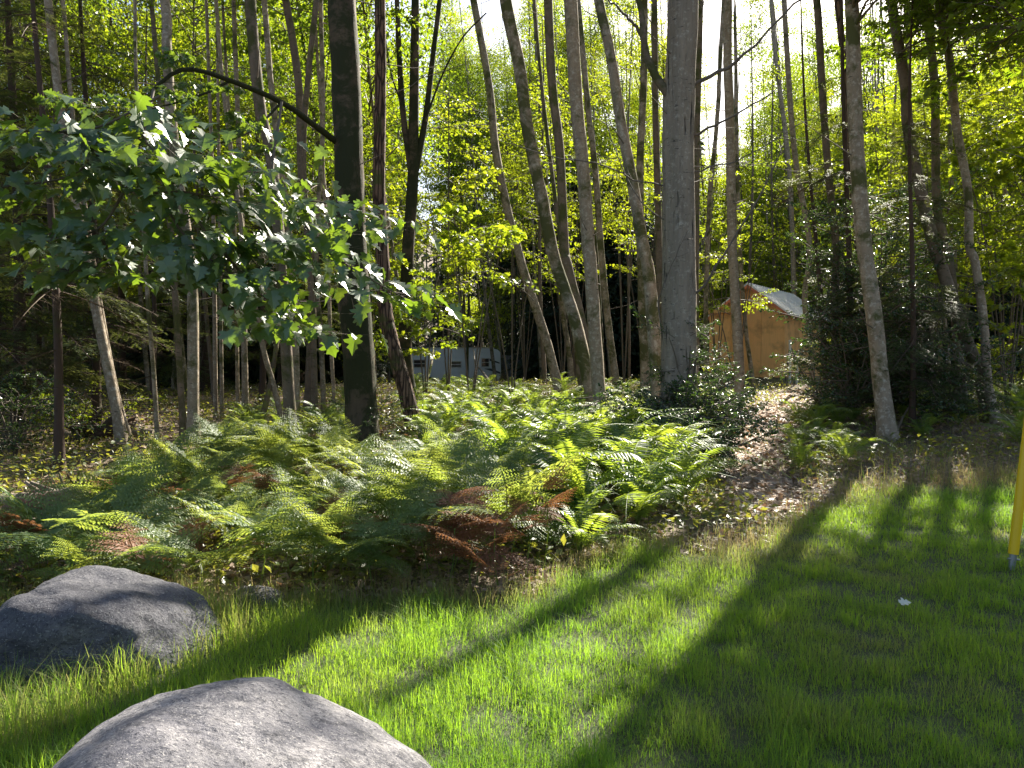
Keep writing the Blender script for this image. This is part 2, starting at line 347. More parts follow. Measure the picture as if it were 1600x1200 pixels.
def frond_sword(L, rise):
    mb = MB(); u = np.linspace(0, 1, 10); x = L * (u * .92); z = rise * L * (u * 1.6 - 1.75 * u ** 2); ax = np.stack([x, .03 * L * np.sin(3 * u), z], -1)
    tube(mb, ax, np.linspace(.005, .0015, 10), 3, 0, cap=False)
    n = 34; s = np.repeat(np.linspace(.1, .99, n), 2); sd = np.tile([1., -1.], n)
    P = np.stack([np.interp(s, u, ax[:, i]) for i in range(3)], -1); t = np.gradient(ax, axis=0); tt = unit(np.stack([np.interp(s, u, t[:, i]) for i in range(3)], -1))
    B = np.array([0, 1., 0]); up = np.cross(tt, B); wl = .125 * L * np.sin(np.pi * np.clip(s * .92 + .1, 0, 1)) ** .6 * np.clip((1.04 - s) * 2.5, .1, 1)
    T = unit(B * sd[:, None] + tt * .28 - up * .12 + rvec(len(s), .07))
    leaves(mb, P, T, unit(up + rvec(len(s), .18)), wl, (np.array([(0, -.02), (.25, -.1), (1, 0), (.25, .1)]), DIAM[1]), 0, fold=.1, curl=.12)
    return mb
def frond_bracken(L):
    mb = MB(); u = np.linspace(0, 1, 8); ax = np.stack([L * u, .03 * L * np.sin(4 * u), .14 * L * (u - 1.5 * u ** 2)], -1)
    tube(mb, ax, np.linspace(.005, .0015, 8), 3, 0, cap=False); PP, TT, NN, SS = [], [], [], []
    n = 13
    for k in range(n):
        s = .08 + .9 * k / n; p = np.array([np.interp(s, u, ax[:, i]) for i in range(3)]); l = .52 * L * (1.03 - s) ** .9
        for sd in (1, -1):
            d = unit(np.array([.42, sd, -.08 + rng.normal(0, .1)])); m = max(4, int(l / (.024 * L / .7)))
            v = (np.arange(m) + .4) / m; q = p + d * (v * l)[:, None]; q[:, 2] -= .18 * l * v ** 2
            tube(mb, np.array([p, q[m // 2], q[-1]]), [.002, .0015, .001], 3, 0, cap=False)
            e = np.cross([0, 0, 1.], d)
            for sg in (1, -1):
                PP.append(q); TT.append(unit(e * sg + d * .5 + rvec(m, .1))); SS.append(.19 * l * (1.12 - v) ** .8 + .008)
    P = np.concatenate(PP); n = len(P)
    leaves(mb, P, np.concatenate(TT), unit(np.array([0, 0, 1]) + rvec(n, .25)), np.concatenate(SS), (np.array([(0, 0), (.4, -.2), (1, 0), (.4, .2)]), DIAM[1]), 0, .1, .12)
    return mb
SWORD = [frond_sword(1.0, r).mesh('frond', [M['fern']]) for r in (.55, .7, .85, .45)]
BRACK = [frond_bracken(.75).mesh('frond', [M['bracken']]) for _ in range(4)]
RUSTF = [frond_bracken(.7).mesh('frond', [M['rust']]) for _ in range(3)]

# ------------------------------------------------------------------ setting: ground, lawn, path
gx = np.sign(np.linspace(-1, 1, 181)) * np.abs(np.linspace(-1, 1, 181)) ** 2.6 * 400
gy = np.concatenate([np.linspace(-60, 0, 13)[:-1], np.linspace(0, 34, 150), 34 + np.linspace(0, 1, 60)[1:] ** 2.2 * 600])
X, Y = np.meshgrid(gx, gy); Z = terrain(X, Y)
def gridmesh(X, Y, Z, keep=None):
    h, w_ = X.shape; i = np.arange(h * w_).reshape(h, w_)
    q = np.stack([i[:-1, :-1], i[:-1, 1:], i[1:, 1:], i[1:, :-1]], -1)
    q = q[keep] if keep is not None else q.reshape(-1, 4)
    used, inv = np.unique(q, return_inverse=True); V = np.stack([X.ravel(), Y.ravel(), Z.ravel()], -1)[used]
    mb = MB(); mb.add(V, inv.reshape(-1, 4), 0, smooth=True); return mb
def soil(name, a, b_, c_, sc1=2.5):
    m, t, b, out = newmat(name); v = coords(t); n1 = noise(t, sc1, 8, .7, v); n2 = noise(t, 28, 6, .75, v)
    c = mixc(t, ramp(t, n1.outputs['Fac'], [(.35, (0, 0, 0)), (.65, (1, 1, 1))]).outputs[0], a, b_)
    c = mixc(t, ramp(t, n2.outputs['Fac'], [(.5, (0, 0, 0)), (.62, (1, 1, 1))]).outputs[0], c, c_)
    t.links.new(c, b.inputs['Base Color']); b.inputs['Roughness'].default_value = .9; bump(t, b, n2.outputs['Fac'], .8, .04); return m
M['floor'] = soil('forest_floor', (.075, .055, .035), (.16, .115, .07), (.24, .18, .12))
M['lawn'] = soil('lawn_soil', (.035, .055, .014), (.06, .075, .02), (.085, .08, .035))
M['path'] = soil('path_soil', (.26, .18, .13), (.46, .36, .27), (.52, .42, .33), 5)
link('ground', gridmesh(X, Y, Z).mesh('ground', [M['floor']], False), kind='structure')
lx = np.linspace(-9, 13, 111); ly = np.linspace(-8, 13, 106); X, Y = np.meshgrid(lx, ly); cx_, cy_ = (X[:-1, :-1] + X[1:, 1:]) / 2, (Y[:-1, :-1] + Y[1:, 1:]) / 2
link('lawn', gridmesh(X, Y, terrain(X, Y) + .006, lawn_depth(cx_, cy_) > 2).mesh('lawn', [M['lawn']], False), kind='structure')
pc = [ground(px, py) for px, py in ((1205, 800), (1185, 760), (1180, 720), (1185, 690), (1200, 665), (1218, 645), (1238, 622), (1252, 610))]
pp = spline([(p.x, p.y) for p in pc], 40); tg = unit(np.gradient(pp, axis=0)); nn_ = np.stack([tg[:, 1], -tg[:, 0]], -1)
pw = np.interp(np.linspace(0, 1, 40), [0, .15, .5, 1], [.3, .38, .42, .5]); u = np.linspace(-1, 1, 9)
PX = pp[:, None, 0] + nn_[:, None, 0] * u[None] * pw[:, None]; PY = pp[:, None, 1] + nn_[:, None, 1] * u[None] * pw[:, None]
link('path', gridmesh(PX, PY, terrain(PX, PY) + .014 - .008 * np.abs(u)[None]).mesh('path', [M['path']], False), kind='structure')
def near_path(x, y, d):
    q = np.stack([np.asarray(x).ravel(), np.asarray(y).ravel()], -1)
    return (np.sqrt(((q[:, None] - pp[None]) ** 2).sum(-1)).min(1) < d).reshape(np.shape(x))

# lit patches wanted on the ground: no foliage is hung between them and the sun
LIT = [([(-100, 740), (560, 740), (620, 860), (560, 930), (-100, 930)], .12), ([(560, 690), (1080, 690), (1060, 830), (860, 900), (600, 910)], .15),
       ([(60, 1050), (640, 1060), (720, 1200), (60, 1200)], .3), ([(330, 960), (640, 915), (900, 860), (1110, 850), (1330, 745), (1360, 745), (1270, 815), (1000, 1110), (860, 1190), (740, 1190), (540, 1100), (360, 1080)], .02),
       ([(120, 690), (480, 670), (480, 760), (300, 800), (120, 790)], .3),
       ([(640, 600), (960, 590), (960, 680), (840, 720), (640, 700)], .1),
       ([(1100, 610), (1250, 610), (1240, 720), (1120, 720)], .08)]
SPOTS = [(Vector((-2.0, 4.6, .4)), .6, .04), (Vector((-.9, 2.8, .45)), .8, .12), (on_plane(300, 320, 9), 3.7, .1), (Vector((10.2, 31.8, 3.8)), 3.0, .12), (on_plane(735, 480, 17.5), 2.0, .35)]
for a_ in ((300, 550, 13), (190, 600, 13.5), (450, 560, 13.5), (560, 480, 12.5), (620, 560, 14), (640, 400, 17), (900, 500, 15), (930, 450, 15), (1010, 450, 13.5), (1150, 500, 18), (1370, 500, 14)): SPOTS.append((on_plane(*a_), 1.0, .35))
def pip(px, py, poly):
    r_ = False; x1, y1 = poly[-1]
    for x2, y2 in poly:
        if (y1 > py) != (y2 > py) and px < (x2 - x1) * (py - y1) / (y2 - y1) + x1: r_ = not r_
        x1, y1 = x2, y2
    return r_
def light_keep(p):
    k = 1.; x_, y_, z_ = p
    for c, rr_, k_ in SPOTS:
        dx, dy, dz = x_ - c.x, y_ - c.y, z_ - c.z; t = dx * SUN.x + dy * SUN.y + dz * SUN.z
        if t > 1.5 and dx * dx + dy * dy + dz * dz - t * t < rr_ * rr_: k = min(k, k_)
    t = (z_ - .5) / SUN.z; gx_, gy_ = x_ - SUN.x * t, y_ - SUN.y * t
    if gy_ < 1.5: return k
    zz = float(np.interp(gy_, _ky, _kz)) - CAMZ; d = max(.05, gy_ * cp - zz * sp); a, b = 800 + F * gx_ / d, 600 - F * (gy_ * sp + zz * cp) / d
    for poly, k_ in LIT:
        if k_ < k and pip(a, b, poly): k = k_
    return k

# ------------------------------------------------------------------ trees
random.seed(15); rng = np.random.default_rng(15)
def tree_root(name, base, label, cat, group=None):
    return link(name, None, None, base, label=label, cat=cat, group=group)
def hang(root, base, meshes, p, yaw, pitch, s, name='bough', keep=True, parent=None):
    if keep:
        if keep != 'shade' and float(project(p[0], p[1], p[2])[1]) < -70 and random.random() < .6: return
        dv = Vector((math.cos(yaw), math.sin(yaw), 0)) * s; sv = Vector((-dv.y, dv.x, 0)); p_ = Vector(p)
        if random.random() > min(light_keep(q_) for q_ in (p_, p_ + dv * .8, p_ + dv * 1.5, p_ + dv * .6 + sv * .6, p_ + dv * .6 - sv * .6)): return
    q = Euler((random.uniform(-.3, .3), -pitch, yaw)).to_quaternion()
    link(name, random.choice(meshes), parent or root, Vector(p) - base, q, s)
def trunk_path(pts, D, H, base, wob=0.0):
    W = [np.array(on_plane(px, py, D)) for px, py in pts]; W[0] = np.array(base)
    d = (W[-1] - W[-2]) / max(.3, (W[-1] - W[-2])[2])
    top = W[-1][2]; z = top
    while z < H + base.z:
        z += 2.0; d = d * .9; W.append(np.array([W[-1][0] + d[0] * 2 + random.gauss(0, .05), D + random.gauss(0, .12), z]))
    for i in range(1, len(W) - 1): W[i][1] += random.gauss(0, .06 + wob)
    return spline(W, max(24, len(W) * 5))
TREES = {}
def tree(key, name, pts, wb, wt, mat, label, cat='tree', group=None, H=18, crown=None, cb=8.5, nb=26, bs=1.2, sprays=0, spr=None, flare=.5, D=None, k=12, sp_z=(2.5, 8), fl=0.0, stubs=4, shade=False):
    base = ground(*pts[0]) if D is None else Vector((on_plane(*pts[0], D).x, D, float(terrain(on_plane(*pts[0], D).x, D))))
    D = base.y; root = tree_root(name, base, label, cat, group)
    P = trunk_path(pts, D, H, base); zf = on_plane(800, 0, D).z
    r = np.interp(P[:, 2], [base.z, max(zf, base.z + 3), base.z + H], [wb / 2 / F * D, wt / 2 / F * D, .02])
    h = P[:, 2] - base.z; r = r * (1 + flare * np.exp(-h / .22)); L = P - np.array(base); L[0, 2] -= .15
    mb = MB(); tube(mb, L, r, k, 0, lump=.05, flut=.45 * np.exp(-h / .3) * flare + fl)
    tr = link('trunk', mb.mesh('trunk', [M[mat]], False), root)
    at = lambda z: np.array([np.interp(z, P[:, 2], P[:, i]) for i in range(3)]); rad = lambda z: float(np.interp(z, P[:, 2], r))
    for _ in range(stubs):          # short dead twigs
        z = base.z + random.uniform(1.8, 9); a = random.random() * 6.28; l = random.uniform(.3, 1.7); p = at(z) - np.array(base); m2 = MB()
        d = np.array([math.cos(a), math.sin(a), random.uniform(-.1, .6)]); tube(m2, p + d * np.array([0, .5 * l, l])[:, None] + np.array([[0, 0, 0], [0, 0, -.05], rvec(1, .06)[0]]), [.012, .008, .003], 4)
        link('twig', m2.mesh('twig', [M['deadwood']], False), root)
    for i in range(nb if crown else 0):
        f = (i + random.random()) / nb; z = base.z + cb + (H - cb) * f; a = random.random() * 6.283
        s = bs * (1.15 - .75 * f) * random.uniform(.8, 1.25); hang(root, base, crown, at(z), a, random.uniform(.0, .5), s, keep='shade' if shade else True)
    for i in range(sprays):
        z = base.z + random.uniform(*sp_z); hang(root, base, spr or crown, at(z), random.random() * 6.283, random.uniform(-.2, .4), random.uniform(.45, .9))
    TREES[key] = (root, base, at, rad, tr); return TREES[key]
A, Yb = ALDER_B, YEL_B
G_left = 'slender alders standing in the woods beside the mossy maple'
tree('a', 'alder_tree', [(192, 692), (143, 443), (100, 190), (75, 0)], 15, 12, 'alder', 'leaning alder with pale sunlit edge rising through low maple foliage behind the bracken', crown=A, nb=18, sprays=3)
tree('a2', 'alder_tree', [(203, 690), (182, 600), (150, 440), (118, 200), (100, 0)], 9, 6, 'alder', 'thin alder close behind the leaning pale edged alder', crown=A, nb=12)
tree('b', 'alder_tree', [(246, 688), (238, 577), (234, 460), (218, 150), (212, 0)], 7, 5, 'alder', 'very thin upright alder stem with one bright edge near drooping fir sprigs', H=13, crown=A, nb=12, flare=.2)
tree('c', 'alder_tree', [(302, 692), (298, 453), (289, 350), (273, 217), (265, 83), (253, 0)], 17, 15, 'alder', 'straight alder with bright right edge rising from the bracken bed', crown=A, nb=20, sprays=4)
tree('d', 'alder_tree', [(287, 684), (279, 560), (268, 400), (255, 200), (236, 0)], 10, 7, 'alder_dark', 'thin reddish alder touching the straight bright edged alder at its foot', crown=A, nb=12)
for i, (b, t_, w_) in enumerate((((337, 652), (322, 0), 7), ((347, 655), (339, 0), 6), ((372, 650), (350, 0), 6), ((384, 655), (366, 0), 10))):
    tree('e%d' % i, 'alder_tree', [b, ((b[0] * .55 + t_[0] * .45) + random.uniform(-3, 3), 330), t_], w_, w_ * .7, 'alder', 'slender pale alder pole against the dark wood behind the bracken', group='pale poles in the dark wood', H=16, crown=A, nb=12, flare=.2)
tree('g1', 'alder_tree', [(443, 666), (426, 600), (412, 540), (385, 400), (350, 150), (335, 0)], 9, 6, 'alder', 'pale thin alder crossing behind a mossy leaning pole', H=14, crown=A, nb=10, flare=.2)
tree('h1', 'alder_tree', [(455, 684), (448, 560), (438, 400), (420, 240), (406, 167), (393, 0)], 18, 18, 'alder_dark', 'brown alder with reddish foot and big maple leaves hanging in front', crown=A, nb=18, sprays=3)
tree('h2', 'alder_tree', [(463, 668), (460, 540), (453, 400), (443, 300), (424, 133), (412, 0)], 11, 9, 'alder', 'slim alder tight against the brown alder with the reddish foot', crown=A, nb=14)
tree('i', 'alder_tree', [(481, 650), (486, 520), (486, 400), (471, 280), (467, 133), (447, 0)], 14, 12, 'alder_dark', 'alder stem bending to one side above a fir sprig, half of a V', crown=A, nb=14)
tree('j', 'alder_tree', [(492, 652), (486, 480), (473, 270), (481, 150), (497, 0)], 10, 9, 'alder_dark', 'alder stem bending toward the mossy maple, other half of the V', crown=A, nb=14, sprays=2)
tree('k', 'alder_tree', [(506, 648), (500, 520), (494, 400), (505, 200), (502, 0)], 8, 7, 'alder', 'thin alder pole near the mossy maple trunk', H=15, crown=A, nb=10, flare=.2)
tree('l', 'alder_tree', [(523, 636), (516, 520), (511, 400), (506, 300), (500, 160)], 6, 5, 'alder', 'pale whitish sapling pole right beside the mossy maple', H=12, crown=A, nb=10, flare=.2)
tree('m', 'maple_tree', [(566, 704), (563, 640), (559, 540), (549, 400), (546, 300), (541, 130), (534, 0)], 50, 44, 'maple', 'broad dark maple covered with moss bands, ivy at its foot, long leafy limb', H=21, crown=MAPLE_B, cb=9.5, nb=22, bs=1.6, k=18, flare=.45, fl=.04)
tree('n1', 'fir_tree', [(649, 672), (632, 600), (604, 500), (597, 400), (592, 300), (594, 120), (594, 0)], 25, 17, 'fir', 'reddish fir whose lower trunk leans and then rises straight beside the maple', H=22, cb=9, crown=CON_B, nb=34, bs=1.4, stubs=12, flare=.25, fl=.03)
tree('n2', 'maple_tree', [(641, 634), (632, 560), (634, 500), (637, 397), (645, 280), (646, 200), (649, 0)], 25, 12, 'maple', 'maple that forks into several upright stems above a brown trunk', H=17, crown=VINE_B, nb=26, bs=1.4, sprays=6, spr=VINE_B, sp_z=(1.8, 5))
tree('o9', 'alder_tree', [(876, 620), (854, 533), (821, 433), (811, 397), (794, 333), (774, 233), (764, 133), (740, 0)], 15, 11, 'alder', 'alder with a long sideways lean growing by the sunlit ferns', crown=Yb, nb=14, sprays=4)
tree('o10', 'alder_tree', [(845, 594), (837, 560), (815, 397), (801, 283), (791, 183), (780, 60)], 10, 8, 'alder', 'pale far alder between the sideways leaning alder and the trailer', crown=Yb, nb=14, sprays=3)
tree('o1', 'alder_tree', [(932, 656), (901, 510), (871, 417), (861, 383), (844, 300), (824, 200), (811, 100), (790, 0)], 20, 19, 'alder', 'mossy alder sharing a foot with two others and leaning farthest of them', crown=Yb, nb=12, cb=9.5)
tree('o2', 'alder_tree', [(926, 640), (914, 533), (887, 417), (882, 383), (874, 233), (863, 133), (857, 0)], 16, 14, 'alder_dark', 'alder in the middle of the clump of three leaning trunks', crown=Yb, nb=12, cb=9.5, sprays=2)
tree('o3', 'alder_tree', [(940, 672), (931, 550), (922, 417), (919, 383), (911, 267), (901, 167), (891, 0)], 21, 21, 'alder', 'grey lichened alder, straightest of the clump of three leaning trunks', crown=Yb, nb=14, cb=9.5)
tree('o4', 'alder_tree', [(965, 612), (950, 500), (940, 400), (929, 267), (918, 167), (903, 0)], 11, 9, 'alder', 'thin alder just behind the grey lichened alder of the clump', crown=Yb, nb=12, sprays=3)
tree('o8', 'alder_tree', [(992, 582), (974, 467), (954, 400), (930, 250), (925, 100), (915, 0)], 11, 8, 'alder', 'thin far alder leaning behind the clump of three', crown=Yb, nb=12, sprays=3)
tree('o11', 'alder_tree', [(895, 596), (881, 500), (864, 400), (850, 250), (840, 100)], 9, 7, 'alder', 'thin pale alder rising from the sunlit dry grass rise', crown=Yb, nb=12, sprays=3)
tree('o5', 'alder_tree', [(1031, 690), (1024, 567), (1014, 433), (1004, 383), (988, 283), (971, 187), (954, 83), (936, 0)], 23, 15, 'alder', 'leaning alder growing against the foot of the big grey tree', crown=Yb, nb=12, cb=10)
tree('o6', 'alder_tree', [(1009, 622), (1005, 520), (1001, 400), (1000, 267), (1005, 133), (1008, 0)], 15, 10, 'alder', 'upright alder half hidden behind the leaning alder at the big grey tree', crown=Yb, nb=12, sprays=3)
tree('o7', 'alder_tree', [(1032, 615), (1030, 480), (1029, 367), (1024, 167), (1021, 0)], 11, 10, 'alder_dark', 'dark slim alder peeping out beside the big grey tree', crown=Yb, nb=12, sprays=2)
tree('p', 'grey_tree', [(1059, 712), (1060, 600), (1062, 400), (1061, 200), (1066, 0)], 58, 46, 'grey_bark', 'big grey tree with split bark, bare dead branches and holly round its foot', H=21, crown=A, cb=11, nb=12, bs=1.5, k=20, flare=.4, fl=.05)
tree('q1', 'alder_tree', [(1087, 622), (1087, 480), (1086, 367), (1089, 200), (1093, 0)], 12, 11, 'alder_dark', 'slim dark alder showing along the edge of the big grey tree on the path side', crown=Yb, nb=12, sprays=2)
tree('q2', 'alder_tree', [(1150, 643), (1155, 600), (1149, 450), (1144, 367), (1141, 233), (1136, 100), (1136, 0)], 17, 13, 'alder', 'alder standing at the path edge in front of the orange shed', crown=Yb, nb=10, cb=10, sprays=2, flare=.25)
tree('q3', 'alder_tree', [(1103, 610), (1104, 450), (1109, 300), (1119, 200), (1128, 60)], 8, 6, 'alder', 'very thin alder between the big grey tree and the shed', H=15, crown=Yb, nb=10)
tree('q2b', 'alder_tree', [(1178, 606), (1172, 560), (1166, 520), (1160, 430), (1152, 300), (1150, 60)], 7, 5, 'alder', 'crooked thin stem with a pale vine in front of the shed wall', H=13, crown=Yb, nb=8, flare=.2)
tree('q4', 'alder_tree', [(1243, 590), (1240, 450), (1236, 333), (1229, 233), (1213, 100), (1205, 0)], 8, 6, 'alder', 'thin alder rising from behind the shed roof', D=37, H=19, crown=Yb, nb=10, flare=.2)
tree('q5', 'alder_tree', [(1270, 612), (1266, 533), (1258, 467), (1266, 383), (1248, 267), (1236, 167), (1226, 0)], 9, 8, 'alder', 'thin alder standing at the side wall of the orange shed', crown=Yb, nb=10, flare=.2)
tree('q6', 'alder_tree', [(1305, 640), (1306, 433), (1305, 383), (1296, 267), (1283, 133), (1274, 0)], 12, 11, 'alder_dark', 'alder rising out of the dark evergreen shrubs beside the shed', crown=Yb, nb=10, cb=9.5, sprays=3)
tree('r', 'alder_tree', [(1388, 690), (1380, 600), (1366, 500), (1356, 400), (1341, 300), (1333, 167), (1330, 0)], 27, 20, 'alder', 'stout grey alder with a darkened foot standing at the lawn edge among ferns', H=16, crown=A, cb=7.1, nb=120, bs=1.6, shade=True)
tree('r2', 'alder_tree', [(1362, 632), (1356, 567), (1345, 430), (1338, 360), (1330, 283), (1323, 167), (1306, 0)], 11, 10, 'fir', 'split reddish trunk pressed close to the stout grey alder', H=16, crown=A, cb=8, nb=16)
tree('s1', 'alder_tree', [(1546, 660), (1530, 593), (1500, 510), (1473, 417), (1460, 383), (1440, 300), (1420, 200), (1410, 133), (1395, 0)], 21, 14, 'alder_dark', 'strongly leaning dark alder rising from the fern patch at the lawn edge', H=16, crown=A, cb=7.1, nb=110, bs=1.6, shade=True)
tree('s2', 'alder_tree', [(1440, 600), (1432, 400), (1422, 200), (1420, 0)], 9, 8, 'alder', 'thin far alder between the stout grey and leaning dark alders', crown=Yb, nb=12, sprays=3)
tree('s3', 'alder_tree', [(1505, 640), (1486, 417), (1466, 333), (1463, 233), (1456, 133), (1446, 0)], 14, 12, 'alder_dark', 'dark upright alder crossing behind the leaning dark alder', crown=A, cb=7.5, nb=70, bs=1.4, sprays=3, shade=True)
tree('s4', 'alder_tree', [(1557, 664), (1546, 600), (1536, 500), (1523, 410), (1516, 383), (1510, 300), (1496, 200), (1486, 100), (1470, 0)], 14, 11, 'alder', 'slim curved alder beside the foot of the leaning dark alder', H=16, crown=A, cb=7.1, nb=100, bs=1.5, shade=True)
tree('s5', 'alder_tree', [(1625, 600), (1593, 383), (1573, 317), (1549, 233), (1526, 133), (1503, 33)], 11, 9, 'alder', 'pale far alder leaning over the sunny yellow foliage', crown=Yb, nb=18, sprays=4)
tree('s6', 'alder_tree', [(1625, 610), (1612, 300), (1590, 33), (1588, 0)], 12, 10, 'alder', 'pale upright alder in the sunny foliage past the leaning alders', crown=Yb, nb=18, sprays=4)
tree('s7', 'alder_tree', [(1690, 700), (1680, 400), (1650, 0)], 20, 16, 'alder', 'alder at the lawn edge past the yellow pole', H=18, crown=A, cb=6, nb=110, bs=1.6, shade=True)
tree('s8', 'alder_tree', [(1790, 690), (1770, 400), (1750, 0)], 18, 14, 'alder', 'alder at the lawn edge, second tree past the yellow pole', H=18, crown=A, cb=6, nb=110, bs=1.6, shade=True)

random.seed(11); rng = np.random.default_rng(11)
SH = [(1260, 860), (1300, 930), (1420, 900), (1640, 890), (1700, 1210), (940, 1210), (1040, 1090)]; done = 0  # extra limbs and boughs, mostly above view, added to shade this lawn area
for _ in range(1600):
    if done > 300: break
    px, py = random.uniform(940, 1700), random.uniform(860, 1210)
    if not pip(px, py, SH): continue
    g_ = ground(px, py); z = random.uniform(7.6, 13); q = g_ + SUN * ((z - g_.z) / SUN.z)
    key, dd = min(((k_, (TREES[k_][2](z) - np.array(q))) for k_ in ('r', 's1', 's3', 's4', 's7', 's8', 'r2')), key=lambda a_: np.hypot(a_[1][0], a_[1][1]))
    root, base, at, rad, trk = TREES[key]; hd = float(np.hypot(dd[0], dd[1]))
    if hd > 3.6: continue
    done += 1; yaw = math.atan2(-dd[1], -dd[0]); st = at(z - .25 * hd)
    if hd > 1.2:
        mb = MB(); m_ = np.array(q) - np.array([math.cos(yaw), math.sin(yaw), 0]) * .7; tube(mb, np.array([st, (st + m_) / 2 + np.array([0, 0, .12]), m_]) - np.array(base), [.03, .02, .01], 5); link('limb', mb.mesh('limb', [M['alder_dark']], False), root); o_ = m_
    else: o_ = st
    hang(root, base, ALDER_B, tuple(o_), yaw + random.uniform(-.5, .5), random.uniform(0, .3), random.uniform(.9, 1.3), keep='shade')
# forks of the stemmed maple
root, base, at, rad, trk = TREES['n2']
for pts, r0 in (([(645, 285), (630, 180), (624, 90), (620, 0), (616, -80)], .09), ([(644, 290), (664, 190), (676, 90), (687, 0), (694, -80)], .09), ([(664, 190), (690, 120), (722, 60), (760, 20)], .03), ([(630, 170), (610, 110), (600, 40)], .025)):
    P = spline([np.array(on_plane(x, y, base.y + (i * .12 if i else 0))) - np.array(base) for i, (x, y) in enumerate(pts)], 16)
    mb = MB(); tube(mb, P, np.linspace(r0, r0 * .55, 16), 9, 0, lump=.06); link('stem', mb.mesh('stem', [M['maple']], False), root)
# dead branches of the big grey tree
root, base, at, rad, trk = TREES['p']; D = base.y
for pts, r0, dy in (([(1080, 135), (1130, 110), (1170, 80), (1235, 12), (1275, -10)], .032, -.6), ([(1080, 212), (1120, 195), (1165, 170), (1212, 140)], .022, -.9), ([(1080, 268), (1140, 255), (1200, 225), (1290, 170)], .014, -.5),
                    ([(1075, 470), (1105, 440), (1135, 390), (1180, 320), (1222, 232)], .022, -.8), ([(1088, 400), (1110, 350), (1120, 280), (1160, 240)], .009, .4), ([(1035, 290), (985, 278), (940, 255), (860, 245), (778, 220)], .014, -.8),
                    ([(1045, 150), (1020, 110), (1006, 70), (1003, 20), (985, -20), (960, -45)], .075, -.4), ([(1006, 60), (980, 25), (950, 0)], .03, -.3), ([(1040, 345), (1000, 310), (960, 230), (930, 130), (900, 60)], .010, -.6),
                    ([(1085, 260), (1120, 262), (1170, 258), (1240, 262)], .008, .5), ([(1040, 560), (1030, 480), (1045, 420), (1075, 360)], .012, -.45)):
    P = spline([np.array(on_plane(x, y, D + dy * i / (len(pts) - 1))) - np.array(base) for i, (x, y) in enumerate(pts)], 14)
    P[1:-1] += rvec(12, .012); mb = MB(); tube(mb, P, np.linspace(r0, r0 * .35, 14), 6, 0, lump=.08)
    for _ in range(int(4 + 60 * r0)):
        j = rng.integers(3, 13); d = unit((P[j] - P[j - 1]) / np.linalg.norm(P[j] - P[j - 1]) + rvec(1, .6)[0]); l = rng.uniform(.1, .45); tube(mb, np.array([P[j], P[j] + d * l * .5, P[j] + d * l + rvec(1, .04)[0]]), [.005, .004, .0015], 3, 0, cap=False)
    link('dead_branch', mb.mesh('dead_branch', [M['deadwood'] if r0 < .05 else M['alder_dark']], False), root)

# the mossy maple's long limb with its big leaves, each of the largest a part
root, base, at, rad, trk = TREES['m']; D = base.y
def limb(pts, r0, r1, n=20, mat='maple', name='limb', parent=None):
    P = spline([np.array(on_plane(x, y, d)) - np.array(base) for x, y, d in pts], n); mb = MB(); tube(mb, P, np.linspace(r0, r1, n), 8, 0, lump=.07)
    return link(name, mb.mesh(name, [M[mat]], False), parent or root), P
lo, LP = limb([(530, 225, D), (490, 195, D - .6), (440, 160, D - 1.3), (360, 126, D - 2), (290, 108, D - 2.6), (240, 140, D - 3), (200, 190, D - 3.3)], .055, .014)
LEAFM = []
for k in range(4):
    mb = MB(); leaves(mb, [[0, 0, 0]], np.array([[1., 0, 0]]), np.array([[0, 0, 1.]]), 1, MAPLE, 0, [.12, .3, .2, .05][k], [.25, .1, .35, .2][k], var=np.array([k / 3.])); LEAFM.append(mb.mesh('leaf', [M['maple_leaf']]))
tiers = [[(250, 150, 9.3), (150, 200, 9), (60, 205, 8.8), (-40, 200, 8.6)], [(240, 140, 9.5), (230, 225, 9), (330, 262, 9), (420, 270, 9.1)], [(200, 190, 9.4), (120, 270, 8.8), (20, 290, 8.6), (-40, 300, 8.5)],
         [(240, 150, 9.6), (200, 290, 9), (290, 300, 8.9), (400, 320, 9)], [(440, 160, 10.6), (430, 290, 9.7), (520, 320, 9.4), (600, 350, 9.3)], [(430, 290, 9.7), (500, 380, 9.4), (560, 425, 9.3), (640, 470, 9.3)],
         [(200, 290, 9), (150, 360, 8.8), (60, 370, 8.6), (-20, 360, 8.5)], [(290, 300, 9), (330, 370, 8.9), (410, 380, 9), (480, 370, 9)], [(330, 370, 8.9), (380, 430, 9), (430, 480, 9), (480, 520, 9)],
         [(150, 360, 8.8), (170, 400, 8.7), (130, 425, 8.6), (100, 420, 8.6)], [(240, 290, 9), (290, 370, 8.8), (350, 420, 8.8), (390, 440, 8.8)], [(100, 205, 8.9), (160, 240, 8.8), (220, 260, 8.8), (300, 255, 8.8)]]
spots = []
for tr in tiers:
    o2, P = limb(tr, .018, .005, 16, 'twig', 'branchlet', root)
    for j in range(2, 16):
        for _ in range(8): spots.append((P[j], unit(P[j] - P[j - 1])))
random.shuffle(spots); mbx = MB(); bigP, bigT, bigN, bigS = [], [], [], []
mbp = MB()
